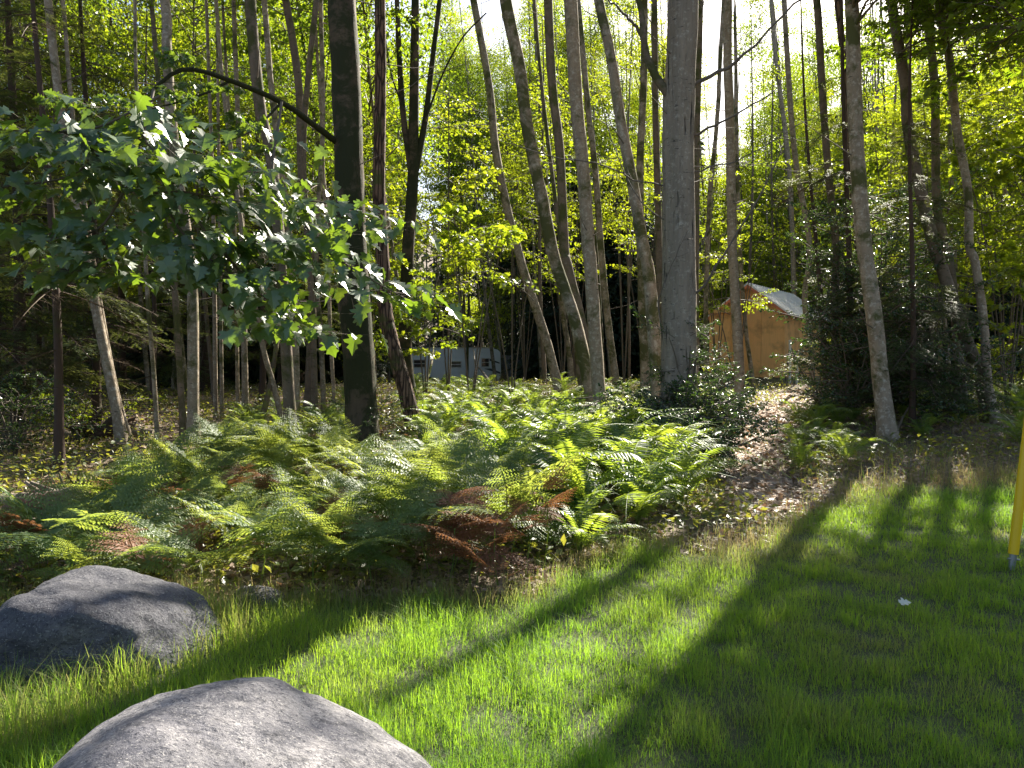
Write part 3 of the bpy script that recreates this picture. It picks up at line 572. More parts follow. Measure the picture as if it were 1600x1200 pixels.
for i, (p, d) in enumerate(spots):
    q = p + rvec(1)[0] * np.array([.32, .36, .06]) - np.array([0, 0, .03]); T = unit(d * .5 + rvec(1, .6)[0] * np.array([1, 1, .3]) - np.array([0, .25, .45])); Nn = unit(np.array([.16, -.12, 1.]) + rvec(1, .33)[0]); s = random.uniform(.12, .24)
    tube(mbp, np.array([p, q]), [.002, .0015], 3, 0, cap=False)
    if i < 300:
        B = np.cross(Nn, T); B /= np.linalg.norm(B); N2 = np.cross(T, B); mt = Matrix(((T[0], B[0], N2[0]), (T[1], B[1], N2[1]), (T[2], B[2], N2[2])))
        link('leaf', LEAFM[i % 4], lo, Vector(q), mt.to_quaternion(), s)
    else: bigP.append(q); bigT.append(T); bigN.append(Nn); bigS.append(s)
leaves(mbx, np.array(bigP), np.array(bigT), np.array(bigN), np.array(bigS), MAPLE, 0, .2, .22)
link('foliage', mbx.mesh('foliage', [M['maple_leaf']]), root, kind='stuff')
link('petioles', mbp.mesh('petioles', [M['twig']], False), root, kind='stuff')
for pts, r0 in (([(440, 160, D - 1.3), (400, 200, D - 1.6), (370, 215, D - 2), (320, 230, D - 2.3)], .02), ([(360, 126, D - 2), (310, 150, D - 2.3), (235, 170, D - 2.6), (180, 175, D - 2.7)], .02)):
    o2, P = limb(pts, r0, .006, 12)
    for j in (4, 7, 9, 11):
        hang(root, base, MAPLE_B, tuple(P[j] + np.array(base)), random.random() * 6.28, .1, random.uniform(.35, .55), keep=False)
for j in (8, 11, 13, 15, 17): hang(root, base, MAPLE_B, tuple(LP[j] + np.array(base)), random.random() * 6.28, .1, random.uniform(.35, .5), keep=False)
# ivy at its foot
for k in range(34):
    a = random.uniform(0, 6.28); z = random.uniform(.0, .75); rr = .33 + .1 * (1 - z); hang(root, base, HOLLY_B, (base.x + rr * math.cos(a), base.y + rr * math.sin(a), base.z + z), a + random.uniform(-.6, .6), random.uniform(-.2, .9), random.uniform(.25, .45), 'ivy', False)

random.seed(12); rng = np.random.default_rng(12)
# young conifers
LM = [('dark lichen spotted boulder', (-2.32, 4.5)), ('small sunken grey rock', (-1.72, 5.35)), ('foot of the path', (pp[0][0], pp[0][1])), ('shed end of the path', (pp[-1][0], pp[-1][1]))] + [(nm, (TREES[k_][1].x, TREES[k_][1].y)) for k_, nm in (('a', 'leaning pale edged alder'), ('c', 'straight bright edged alder'), ('h1', 'brown alder with the reddish foot'), ('m', 'mossy maple'), ('n1', 'reddish leaning fir'), ('n2', 'forked maple'), ('o3', 'clump of three leaning alders'), ('o9', 'sideways leaning alder'), ('p', 'big grey tree'), ('q2', 'path edge alder'), ('r', 'stout grey alder'), ('s1', 'strongly leaning dark alder'), ('s4', 'slim curved alder'))]
for nm, px_, py_ in (('pale weathered log', 60, 795), ('thin bent fir', 93, 740), ('rust brown dead bracken', 760, 890), ('yellow pole', 1579, 888), ('bent dead sapling', 770, 620), ('holly bush', 1095, 780)):
    g_ = ground(px_, py_); LM.append((nm, (g_.x, g_.y)))
def nearest(x, y): return min(LM, key=lambda a_: (a_[1][0] - x) ** 2 + (a_[1][1] - y) ** 2)[0]
LMF = [('far side of the trailer', (-2.6, 56)), ('grey metal shed', (0, 58)), ('back wall of the orange shed', (13, 36)), ('wood behind the fallen logs', (-22, 40)), ('wood behind the mossy maple', (-9, 40)), ('sunny bank by the curved alder', (22, 38)), ('slope behind the fallen logs', (-45, 85)), ('slope behind the trailer', (-6, 90)), ('slope behind the orange shed', (26, 85)), ('slope behind the sunny bank', (50, 85)), ('wood between trailer and orange shed', (6, 45)), ('slope behind the mossy maple', (-22, 85))]
def nearestf(x, y): return min(LM + LMF, key=lambda a_: (a_[1][0] - x) ** 2 + (a_[1][1] - y) ** 2)[0]
def conifer(px, py, top, H, wb, label, n=46, z0=.9, s0=1.0, dead=10, D=None, group=None, mat='conifer_bark', zmax=None):
    base = ground(px, py) if D is None else Vector((on_plane(px, py, D).x, D, float(terrain(on_plane(px, py, D).x, D)))); D = base.y
    root = tree_root('conifer_tree', base, label, 'tree', group); xt = on_plane(top, 0, D).x
    u = np.linspace(0, 1, 24); zt = on_plane(800, 0, D).z - base.z
    P = np.stack([(xt - base.x) * np.clip(u * H / zt, 0, 2.2) + .05 * np.sin(u * 7), .06 * np.sin(u * 5), u * H], -1); P[0, 2] = -.1
    r = wb / 2 / F * D * (1 - u * .9) * (1 + .4 * np.exp(-u * H / .25)); mb = MB(); tube(mb, P, r, 10, 0, lump=.06); link('trunk', mb.mesh('trunk', [M[mat]], False), root)
    at = lambda z: np.array([np.interp(z, P[:, 2], P[:, i]) for i in range(3)]) + np.array(base)
    for i in range(n):
        f = (i + random.random()) / n; z = z0 + ((zmax or H) - z0) * f; s = s0 * (1.15 - .8 * z / H) * random.uniform(.7, 1.2)
        hang(root, base, CON_B, at(z), i * 2.4 + random.uniform(-.4, .4), random.uniform(-.25, .15), s)
    for i in range(dead):
        hang(root, base, DEAD_B, at(random.uniform(.8, H * .6)), random.random() * 6.28, random.uniform(-.3, .1), random.uniform(.6, 1.1), 'dead_bough', False)
    return root, base, at
conifer(93, 740, 55, 11, 15, 'dark thin fir with a bent foot in front of the leaf covered clearing', 34, 2.6, .8, 12)
conifer(28, 690, 15, 13, 20, 'dark conifer with dense drooping boughs behind the thin bent fir', 70, 1.2, 1.2, 18)
conifer(150, 668, 130, 12, 14, 'young fir with brown dead twigs standing behind the leaning alder', 54, 1.4, .95, 26)
conifer(-90, 700, -110, 14, 22, 'tall dark conifer beyond the fallen logs', 70, 1., 1.3, 14)
conifer(-10, 648, -20, 15, 20, 'dark conifer deep in the wood beyond the fallen logs', 70, 1., 1.4, 10)
conifer(238, 640, 230, 10, 9, 'young fir with drooping pale green sprigs between the alders', 40, 1.8, .9, 8)
conifer(478, 636, 520, 9, 7, 'small fir sprig tree behind the V shaped alders', 34, 1.6, .8, 5)
conifer(410, 628, 400, 13, 10, 'slim fir in the dark wood behind the crossing poles', 50, 1.8, 1.2, 8)
conifer(1330, 650, 1318, 12, 12, 'dark hemlock with drooping boughs beside the stout grey alder', 56, 1.0, .9, 6)
conifer(1292, 640, 1250, 10, 9, 'slender hemlock hanging its sprays before the shed roof', 26, 2.6, 1.1, 4, zmax=5.5)
conifer(1425, 668, 1425, 9, 10, 'bushy young hemlock between the stout grey and leaning dark alders', 40, .6, .8, 4, zmax=6)
for i, (px, Dd) in enumerate(((-160, 21), (60, 24), (190, 26), (320, 27), (90, 30), (440, 31), (250, 34), (-40, 34), (540, 36), (380, 38), (150, 40))):
    conifer(px, 620, px - 15, 16, 9 + 90 / Dd, 'dark slim conifer with drooping boughs back beyond the %s' % nearestf((px - 800) / F * Dd, Dd), 46, 1.2, 1.9, 4, D=Dd, group='dark conifers in the back of the wood')

# ------------------------------------------------------------------ leafy understorey
random.seed(14); rng = np.random.default_rng(14)
def bush(name, px, py, D, label, protos, n, hz, spread, s, cat='shrub', stems=4, group=None, part='bough', keep=True, mat='twig'):
    p = on_plane(px, py, D); base = Vector((p.x, D, float(terrain(p.x, D)))); root = tree_root(name, base, label, cat, group); tips = []
    for k in range(stems):
        a = k * 6.28 / stems + random.random(); h = hz[1] * random.uniform(.75, 1); l = spread * random.uniform(.3, .9)
        P = spline([(0, 0, -.05), (math.cos(a) * l * .25, math.sin(a) * l * .25, h * .4), (math.cos(a) * l * .6, math.sin(a) * l * .6, h * .8), (math.cos(a) * l, math.sin(a) * l, h)], 10); mb = MB(); tube(mb, P, np.linspace(.022, .006, 10), 6, 0, lump=.05)
        link('stem', mb.mesh('stem', [M[mat]], False), root); tips.append(P)
    for i in range(n):
        P = random.choice(tips); z = random.uniform(*hz); q = np.array([np.interp(z, P[:, 2], P[:, j]) for j in range(3)]); q[2] = z
        q[:2] += rng.normal(0, spread * .22, 2); hang(root, base, protos, tuple(q + np.array(base)), random.random() * 6.28, random.uniform(-.1, .7), s * random.uniform(.7, 1.25), part, keep)
    return root
for a in ((735, 520, 17.5, 'bright green vine maple between the forked maple and leaning alders', 46, (1.6, 4.6), 1.5, .95), (665, 560, 18, 'vine maple sapling with lit leaves beside the forked maple foot', 20, (.8, 3.2), .7, .7),
          (800, 540, 19, 'vine maple spreading lit leaves above the trailer front', 34, (2.0, 4.4), 1.4, .9), (700, 300, 21, 'tall vine maple with airy crown behind the forked maple', 44, (3, 8.5), 1.8, 1.2),
          (1150, 560, 24, 'young maple with yellow green sprays in front of the shed gable', 22, (2.2, 4.6), 1.6, .9), (1120, 520, 27, 'vine maple glowing yellow behind the big grey tree', 30, (2, 6), 1.3, 1.2),
          (1575, 560, 18, 'vine maple with sunny yellow leaves past the slim curved alder', 46, (1.8, 7), 1.8, 1.1), (1455, 560, 22, 'vine maple glowing behind the dark upright alder', 46, (2, 8), 1.9, 1.2),
          (1640, 560, 20, 'bushy vine maple at the sunny edge of the wood', 46, (1, 7), 2.0, 1.2), (975, 500, 24, 'vine maple lit from behind between the leaning trunks', 40, (2.2, 7), 1.6, 1.1),
          (880, 500, 27, 'airy vine maple lit from behind beyond the clump of three', 36, (3, 8), 1.7, 1.2), (1230, 470, 38, 'maple with yellow leaves rising behind the shed', 44, (3, 9), 2.2, 1.5)):
    bush('vine_maple', a[0], a[1], a[2], a[3], VINE_B if a[2] < 20 else YEL_B, a[4], a[5], a[6], a[7], 'small tree')
for px_, D_, lb in ((900, 31, 'tall vine maple glowing between the clump of three and the far conifers'), (1010, 29, 'tall vine maple glowing behind the upright half hidden alder'), (1100, 35, 'tall vine maple glowing between the big grey tree and the shed annex'), (1400, 25, 'tall vine maple glowing behind the stout grey alder'), (1500, 27, 'tall vine maple glowing behind the strongly leaning alder'), (1570, 23, 'tall vine maple glowing behind the slim curved alder'), (1350, 34, 'tall vine maple rising past the shed side wall'), (1230, 41, 'tall vine maple rising straight behind the shed'), (820, 33, 'tall vine maple glowing behind the sideways leaning alder'), (560, 27, 'tall vine maple glowing behind the mossy maple trunk')):
    bush('vine_maple', px_, 560, D_, lb, YEL_B if D_ % 2 else VINE_B, 70, (3.5, 11), 2.4, 1.4, 'small tree', stems=6, keep=px_ in (1100, 1350, 1400, 1500, 1010, 900))
for a in ((1375, 600, 16.6, 'tall dark evergreen mass rising behind the stout grey alder', 170, (.2, 4.4), 1.5, 1.1, HOLLY_B), (1318, 600, 17.2, 'tall dark evergreen shrub screening the shed side', 110, (.2, 3.4), .9, 1.0, HOLLY_B), (1330, 640, 15.6, 'dark glossy evergreen shrub massed between the shed and the stout alder', 80, (.15, 2.2), 1.5, 1.0, HOLLY_B), (1400, 640, 16.2, 'dark evergreen shrub right behind the stout alder foot', 70, (.15, 2.6), 1.4, 1.0, HOLLY_B),
          (1280, 620, 18.5, 'green leafy bush with sunlit top at the shed corner', 44, (.2, 1.5), .9, .8, BUSH_B), (1075, 575, 12.2, 'holly with shiny small leaves climbing round the big grey tree', 34, (1.0, 2.0), .55, .6, HOLLY_B),
          (1095, 720, 11.2, 'dark holly bush at the lawn side of the big grey tree', 90, (.1, 1.0), .8, .8, HOLLY_B), (1030, 650, 11.9, 'low dark evergreen bush among ferns by the big grey tree', 80, (.1, 1.0), .9, .8, HOLLY_B),
          (20, 690, 12.5, 'low shrub with pale glinting leaves beside the thin bent fir', 50, (.1, 1.1), 1.2, .8, HOLLY_B), (120, 660, 13.8, 'low leafy shrub under the young fir with dead twigs', 34, (.1, .8), .9, .7, BUSH_B),
          (1480, 640, 14.8, 'dark evergreen shrub between the hemlock and the leaning alder', 60, (.1, 1.3), 1.1, .9, HOLLY_B), (1590, 560, 21, 'sunlit grey green shrub on the bank past the slim curved alder', 50, (.2, 1.4), 1.5, 1.0, BUSH_B),
          (1120, 610, 20, 'green weeds and bush at the shed annex', 34, (.1, .8), .9, .7, BUSH_B)):
    bush('evergreen_shrub' if a[8] is HOLLY_B else 'leafy_shrub', a[0], a[1], a[2], a[3], a[8], a[4], a[5], a[6], a[7], stems=6, part='leafy_stem', keep=a[8] is not HOLLY_B)

random.seed(13); rng = np.random.default_rng(13)
# background alders with lit crowns, then the tall conifers far behind
taken = [(t_[1].x, t_[1].y) for t_ in TREES.values()]
cnt = 0; tries = 0
while cnt < 228 and tries < 14000:
    tries += 1; D = random.uniform(20, 52); x = random.uniform(-.75, .75) * D; px = 800 + F * x / D
    if cnt >= 84: px = random.uniform(690, 1620); D = random.uniform(40, 66); x = (px - 800) / F * D
    if cnt >= 124: px = random.uniform(300, 1650) if cnt % 2 else random.uniform(700, 1420); D = random.uniform(47, 70); x = (px - 800) / F * D
    if cnt >= 204: px = random.uniform(920, 1270); D = random.uniform(62, 76); x = (px - 800) / F * D
    if any((x - a) ** 2 + (D - b) ** 2 < 1.6 for a, b in taken): continue
    if 1085 < px < 1330 and D < 37: continue
    if 640 < px < 840 and D < 47: continue
    if px < 560 and D > 34 and cnt < 124: continue
    if 1090 < px < 1330 and cnt < 84 and random.random() < .5: continue
    taken.append((x, D)); cnt += 1; base = Vector((x, D, float(terrain(x, D)))); H = random.uniform(14, 21) * (1.25 if D > 40 else 1) + (6 if cnt > 124 else 0)
    lean = random.gauss(-.05, .05); bk = random.choice(['alder', 'alder', 'alder_dark']); nr = nearestf(x, D); ld_ = '%s %s background alder near the %s' % ('leaning' if lean < -.075 else ('upright' if abs(lean) < .04 else 'slightly leaning'), 'pale barked' if bk == 'alder' else 'brown barked', nr)
    root = tree_root('alder_tree', base, ld_, 'tree', 'background alders near the ' + nr); u = np.linspace(0, 1, 14); P = np.stack([lean * H * u + .12 * np.sin(u * 6 + cnt), .1 * np.sin(u * 4 + cnt), u * H - .1], -1)
    mb = MB(); tube(mb, P, random.uniform(.06, .12) * (1 - .85 * u), 8, 0, lump=.05); link('trunk', mb.mesh('trunk', [M[bk]], False), root)
    for f, low in ((.66, 0), (.4, 1), (.22, 1)) if cnt <= 124 else ((.84, 0), (.66, 0), (.48, 0), (.33, 1), (.2, 1)):
        if cnt <= 124 and low and random.random() < (.3 if f > .3 else .55): continue
        z = H * f; q = (x + lean * z, D, base.z + z); kp = min(light_keep((q[0] + dx, D + dy, q[2] + dz)) for dx, dy in ((-1.6, 0), (0, 0), (1.6, 0), (0, -1.6), (0, 1.6)) for dz in (-3, 0, 3))
        if random.random() > (kp if cnt <= 124 else max(kp, .3)) or (cnt <= 124 and not low and float(project(q[0], q[1], q[2] - 3)[1]) < -60 and random.random() < .6): continue
        link('crown', random.choice(CROWN_LOW if low else CROWN), root, Vector(q) - base, (0, 0, random.random() * 6.28), random.uniform(.8, 1.15))
for i in range(84):
    D = random.uniform(33, 56); px = random.choice((random.uniform(-250, 560), random.uniform(-250, 560), random.uniform(840, 1060), random.uniform(1370, 1850))); x = (px - 800) / F * D
    if D < 40 and px > 600: D += 8; x = (px - 800) / F * D
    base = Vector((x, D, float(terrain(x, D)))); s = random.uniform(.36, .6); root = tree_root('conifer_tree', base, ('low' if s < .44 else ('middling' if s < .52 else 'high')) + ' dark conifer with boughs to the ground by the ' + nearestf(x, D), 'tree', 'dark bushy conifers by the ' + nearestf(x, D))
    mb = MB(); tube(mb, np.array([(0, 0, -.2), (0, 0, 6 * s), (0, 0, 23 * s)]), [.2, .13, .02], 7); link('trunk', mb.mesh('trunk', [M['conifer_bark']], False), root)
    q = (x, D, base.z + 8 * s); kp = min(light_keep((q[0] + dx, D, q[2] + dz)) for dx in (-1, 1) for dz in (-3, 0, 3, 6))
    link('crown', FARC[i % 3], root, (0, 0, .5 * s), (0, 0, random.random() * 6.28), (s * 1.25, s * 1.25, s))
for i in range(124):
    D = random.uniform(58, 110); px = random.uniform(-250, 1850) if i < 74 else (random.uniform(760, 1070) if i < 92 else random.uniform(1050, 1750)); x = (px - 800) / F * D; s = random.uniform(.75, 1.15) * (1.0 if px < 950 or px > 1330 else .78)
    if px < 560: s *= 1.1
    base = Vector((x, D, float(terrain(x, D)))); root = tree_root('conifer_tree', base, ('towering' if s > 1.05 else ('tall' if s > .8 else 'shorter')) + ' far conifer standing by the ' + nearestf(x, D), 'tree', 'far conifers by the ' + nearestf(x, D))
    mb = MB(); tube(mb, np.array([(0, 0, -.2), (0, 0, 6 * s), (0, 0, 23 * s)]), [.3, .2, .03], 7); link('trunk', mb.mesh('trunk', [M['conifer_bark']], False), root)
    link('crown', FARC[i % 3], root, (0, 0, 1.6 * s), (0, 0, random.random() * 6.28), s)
# a forested slope so far off that it reads as one mass
mb = MB()
for i in range(420):
    D = random.uniform(112, 240); x = random.uniform(-.95, .95) * D; z = float(terrain(x, D)); H = random.uniform(13, 22); r = H * .14; n = 46
    if abs((800 + F * x / D) - 1190) < 130: H *= .6
    f = rng.random(n); a = rng.random(n) * 6.283; rr = r * (1 - f) ** .8 * rng.uniform(.3, 1, n); P = np.stack([x + rr * np.cos(a), D + rr * np.sin(a), z + 1 + f * H], -1)
    T = unit(np.stack([np.cos(a), np.sin(a), -.9 + 0 * a], -1)); leaves(mb, P, T, unit(np.array([0, 0, 1.]) + T * .5), (1.1 - .6 * f) * rng.uniform(1.2, 2.4, n), DIAM, 0)
    tube(mb, np.array([(x, D, z - .3), (x, D, z + H)]), [.25, .04], 4, 0, cap=False)
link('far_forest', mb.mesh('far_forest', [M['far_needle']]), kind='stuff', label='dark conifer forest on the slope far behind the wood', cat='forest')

# ------------------------------------------------------------------ the shed, its annex and the things by it
def box(mb, x0, x1, y0, y1, z0, z1, mi=0):
    V = [(x, y, z) for z in (z0, z1) for x, y in ((x0, y0), (x1, y0), (x1, y1), (x0, y1))]
    mb.add(V, [(0, 3, 2, 1), (4, 5, 6, 7), (0, 1, 5, 4), (1, 2, 6, 5), (2, 3, 7, 6), (3, 0, 4, 7)], mi)
def prism(mb, poly, y0, y1, mi=0):        # polygon in xz swept along y (poly counter-clockwise seen from -y)
    n = len(poly); V = [(x, y0, z) for x, z in poly] + [(x, y1, z) for x, z in poly]
    for i in range(n): mb.add([V[i], V[(i + 1) % n], V[n + (i + 1) % n], V[n + i]], [(0, 3, 2, 1)], mi)
    c = ((sum(p[0] for p in poly) / n), (sum(p[1] for p in poly) / n))
    for yy, fl in ((y0, 0), (y1, 1)):
        vv = [(x, yy, z) for x, z in poly] + [(c[0], yy, c[1])]; ff = [(i, (i + 1) % n, n) for i in range(n)]
        mb.add(vv, [f[::-1] for f in ff] if fl else ff, mi)
def part(name, mats, parent, fn, **kw):
    mb = MB(); fn(mb); return link(name, mb.mesh(name, [M[m] for m in ([mats] if isinstance(mats, str) else mats)], False), parent, **kw)
def plywood(name, col):
    m, t, b, out = newmat(name); v = coords(t, (9, 9, .7)); n1 = noise(t, 3, 6, .6, v); n2 = noise(t, 1.3, 5, .7, coords(t))
    c = mixc(t, n1.outputs['Fac'], tuple(x * .78 for x in col), tuple(x * 1.15 for x in col))
    c = mixc(t, ramp(t, n2.outputs['Fac'], [(.50, (0, 0, 0)), (.72, (1, 1, 1))]).outputs[0], c, tuple(x * .45 for x in col))
    t.links.new(c, b.inputs['Base Color']); b.inputs['Roughness'].default_value = .75; bump(t, b, n1.outputs['Fac'], .3, .01); return m
M['ply'] = plywood('weathered_plywood', (.86, .49, .20)); M['fascia'] = plywood('painted_fascia', (.6, .2, .1)); M['concrete'] = plain('mossy_concrete', (.16, .15, .11), .9, .4, 4, bmp=.4)
m_, t_, b_, o_ = newmat('metal_roof'); b_.inputs['Base Color'].default_value = (.55, .55, .56, 1); b_.inputs['Metallic'].default_value = .2; b_.inputs['Roughness'].default_value = .34
n_ = noise(t_, 3, 5, .7, coords(t_)); t_.links.new(mixc(t_, n_.outputs['Fac'], (.70, .70, .71), (.85, .84, .83)), b_.inputs['Base Color']); M['roof'] = m_
M['white'] = plain('white_paint', (.72, .71, .68), .5, .08, 5); M['iron'] = plain('rusty_iron', (.05, .04, .035), .7, .4, 8); M['glass'] = plain('dark_glass', (.02, .022, .028), .08, .2, 2)
W, Lh, EV, PK = 2.6, 5.4, 2.72, 3.72; ang = R(-35); e1 = Vector((math.cos(ang), math.sin(ang), 0)); e2 = Vector((-math.sin(ang), math.cos(ang), 0))
org = Vector((10.15, 30, 0)) - e1 * W; org.z = float(terrain(9.2, 30.6)) - .02
shed = link('garden_shed', None, None, org, (0, 0, ang), label='small orange plywood shed with bright metal gable roof at the end of the path', cat='shed')
part('foundation', 'concrete', shed, lambda mb: box(mb, .03, W - .03, .03, Lh, -.3, .22))
xs = np.linspace(0, W, 4)
for i in range(3):
    a, b = xs[i] + .006, xs[i + 1] - .006; hz = lambda x: EV + (PK - EV) * (1 - abs(x - W / 2) / (W / 2)) - .03
    pl = [(a, .2), (b, .2), (b, hz(b))] + ([(W / 2, PK - .03)] if a < W / 2 < b else []) + [(a, hz(a))]
    part('wall_panel', 'ply', shed, lambda mb: prism(mb, pl, 0, .03))
for i in range(4):
    y0, y1 = .035 + i * (Lh - .035) / 4, .035 + (i + 1) * (Lh - .035) / 4 - .012
    for xx in (W - .03, 0): part('wall_panel', 'ply', shed, lambda mb: box(mb, xx, xx + .03, y0, y1, .2, EV))
part('wall_panel', 'ply', shed, lambda mb: prism(mb, [(0, .2), (W, .2), (W, EV), (W / 2, PK - .03), (0, EV)], Lh, Lh + .03))
sl = (PK - EV) / (W / 2); ov = .28
for sg in (-1, 1):
    xe = W / 2 + sg * (W / 2 + ov); ze = PK - sl * (W / 2 + ov)
    pr = [(W / 2, PK), (xe, ze), (xe, ze + .05), (W / 2, PK + .05)]; pr = pr if sg < 0 else pr
    rf = part('roof_sheet', 'roof', shed, lambda mb: prism(mb, pr, -.3, Lh + .3))
    for k in range(22):
        y = -.27 + k * (Lh + .54) / 21
        part('roof_rib', 'roof', rf, lambda mb: prism(mb, [(W / 2, PK + .053), (xe, ze + .053), (xe, ze + .08), (W / 2, PK + .08)], y - .015, y + .015))
    part('fascia', 'fascia', shed, lambda mb: prism(mb, [(W / 2, PK - .13), (xe, ze - .13), (xe, ze - .004), (W / 2, PK - .004)], -.33, -.303))
part('corner_board', 'ply', shed, lambda mb: box(mb, W + .003, W + .02, -.02, .1, .2, EV - .02))
an = MB()
for x0, x1 in ((0, .4), (.406, .8)): part('annex_panel', 'ply', shed, lambda mb: box(mb, x0, x1, -.8, -.77, .25, 2.62))
part('annex_panel', 'ply', shed, lambda mb: box(mb, 0, .03, -.765, -.005, .25, 2.62)); part('annex_panel', 'ply', shed, lambda mb: box(mb, .77, .8, -.765, -.005, .25, 2.62))
part('annex_roof', ['ply'], shed, lambda mb: box(mb, -.12, .92, -.95, -.004, 2.63, 2.76))
part('annex_base', 'concrete', shed, lambda mb: box(mb, .03, .77, -.76, -.01, -.3, .245))
def put(name, px, py, D, label, cat, **kw):
    p = on_plane(px, py, D); return link(name, None, None, (p.x, D, float(terrain(p.x, D))), label=label, cat=cat, **kw)
for px, h, l in ((1234, 1.55, 'taller white post standing in front of the shed wall'), (1245, .95, 'shorter white post standing in front of the shed wall')):
    o = put('white_post', px, 600, 28.6, l, 'post'); part('shaft', 'white', o, lambda mb: tube(mb, [(0, 0, -.1), (0, 0, h)], .045, 10)); part('cap', 'white', o, lambda mb: tube(mb, [(0, 0, h), (0, 0, h + .03)], .055, 10))
o = put('iron_frame', 1238, 600, 29.0, 'dark iron frame leaning on the shed wall behind the white posts', 'frame')
for a, b in (((-.25, .05, 0), (.0, .3, 1.5)), ((.55, .05, .0), (.05, .3, 1.35)), ((-.3, .1, .75), (.5, .1, .78)), ((.2, .05, 0), (.1, .25, 1.2))): part('bar', 'iron', o, lambda mb: tube(mb, [a, b], .02, 6))

# ------------------------------------------------------------------ the trailer and the grey metal shed behind it
TD = 52.0; p0 = on_plane(783, 600, TD); tz = float(terrain(p0.x, TD)); tl = link('travel_trailer', None, None, (p0.x, TD, tz), (0, 0, R(4)), label='white travel trailer with dark swoosh stripes parked beyond the ferns', cat='trailer')
M['siding'] = plain('white_siding', (.88, .91, .95), .4, .04, 3); M['stripe'] = plain('dark_stripe', (.04, .045, .07), .4, .2, 3); M['rubber'] = plain('rubber', (.02, .02, .02), .8, .2, 6)
prof = [(-6.8, .42), (-.25, .42), (.0, .75), (-.05, 2.25), (-.2, 2.42), (-.5, 2.5), (-6.8, 2.5)]
part('body', 'siding', tl, lambda mb: prism(mb, prof, 0, 2.4))
part('roof', 'white', tl, lambda mb: box(mb, -6.85, -.45, -.03, 2.43, 2.504, 2.56))
for k in range(14):
    z = .5 + k * .065 if k < 9 else 1.2 + (k - 9) * .25
    part('siding_rib', 'siding', tl, lambda mb: box(mb, -6.75, -.1, -.014, -.001, z, z + .018))
def win(x0, x1, z0, z1):
    o = part('window', 'white', tl, lambda mb: [box(mb, x0 - .05, x1 + .05, -.04, -.002, z0 - .05, z0), box(mb, x0 - .05, x1 + .05, -.04, -.002, z1, z1 + .05), box(mb, x0 - .05, x0, -.04, -.002, z0, z1), box(mb, x1, x1 + .05, -.04, -.002, z0, z1)])
    zm = (z0 + z1) / 2; part('pane', 'glass', o, lambda mb: box(mb, x0, x1, -.025, -.003, z0, zm - .02)); part('pane', 'glass', o, lambda mb: box(mb, x0, x1, -.025, -.003, zm + .02, z1))
win(-1.25, -.8, 1.35, 1.85); win(-3.2, -2.6, 1.3, 1.65); win(-5.6, -4.9, 1.3, 1.75)
for pl in ([(-.78, 1.72), (-.1, 1.52), (-.1, 1.6), (-.78, 1.86)], [(-1.1, 1.2), (-.06, .86), (-.06, .98), (-.7, 1.22)]): part('stripe', 'stripe', tl, lambda mb: prism(mb, pl, -.022, -.016))
for x in (-3.6, -4.5):
    wh = part('wheel', 'rubber', tl, lambda mb: tube(mb, [(x, -.02, .33), (x, .2, .33)], .33, 18)); part('rim', 'white', wh, lambda mb: tube(mb, [(x, -.03, .33), (x, -.021, .33)], .17, 14))
part('hitch', 'iron', tl, lambda mb: box(mb, .0, .9, 1.1, 1.25, .42, .52)); part('jack', 'iron', tl, lambda mb: tube(mb, [(.75, 1.17, .0), (.75, 1.17, .9)], .04, 8))
M['grey_metal'] = plain('grey_metal_siding', (.22, .23, .26), .5, .15, 2)
p0 = on_plane(787, 600, 55); ms = link('metal_shed', None, None, (p0.x, 55, float(terrain(p0.x, 55))), label='grey ribbed metal shed standing just past the trailer front', cat='shed')
part('wall', 'grey_metal', ms, lambda mb: box(mb, 0, 1.35, 0, 2, -.1, 1.95)); part('roof', 'grey_metal', ms, lambda mb: prism(mb, [(-.1, 1.96), (1.45, 1.96), (1.45, 2.02), (-.1, 2.12)], -.1, 2.1))
for k in range(7): part('rib', 'grey_metal', ms, lambda mb: box(mb, .06 + k * .2, .1 + k * .2, -.02, -.001, 0, 1.94))

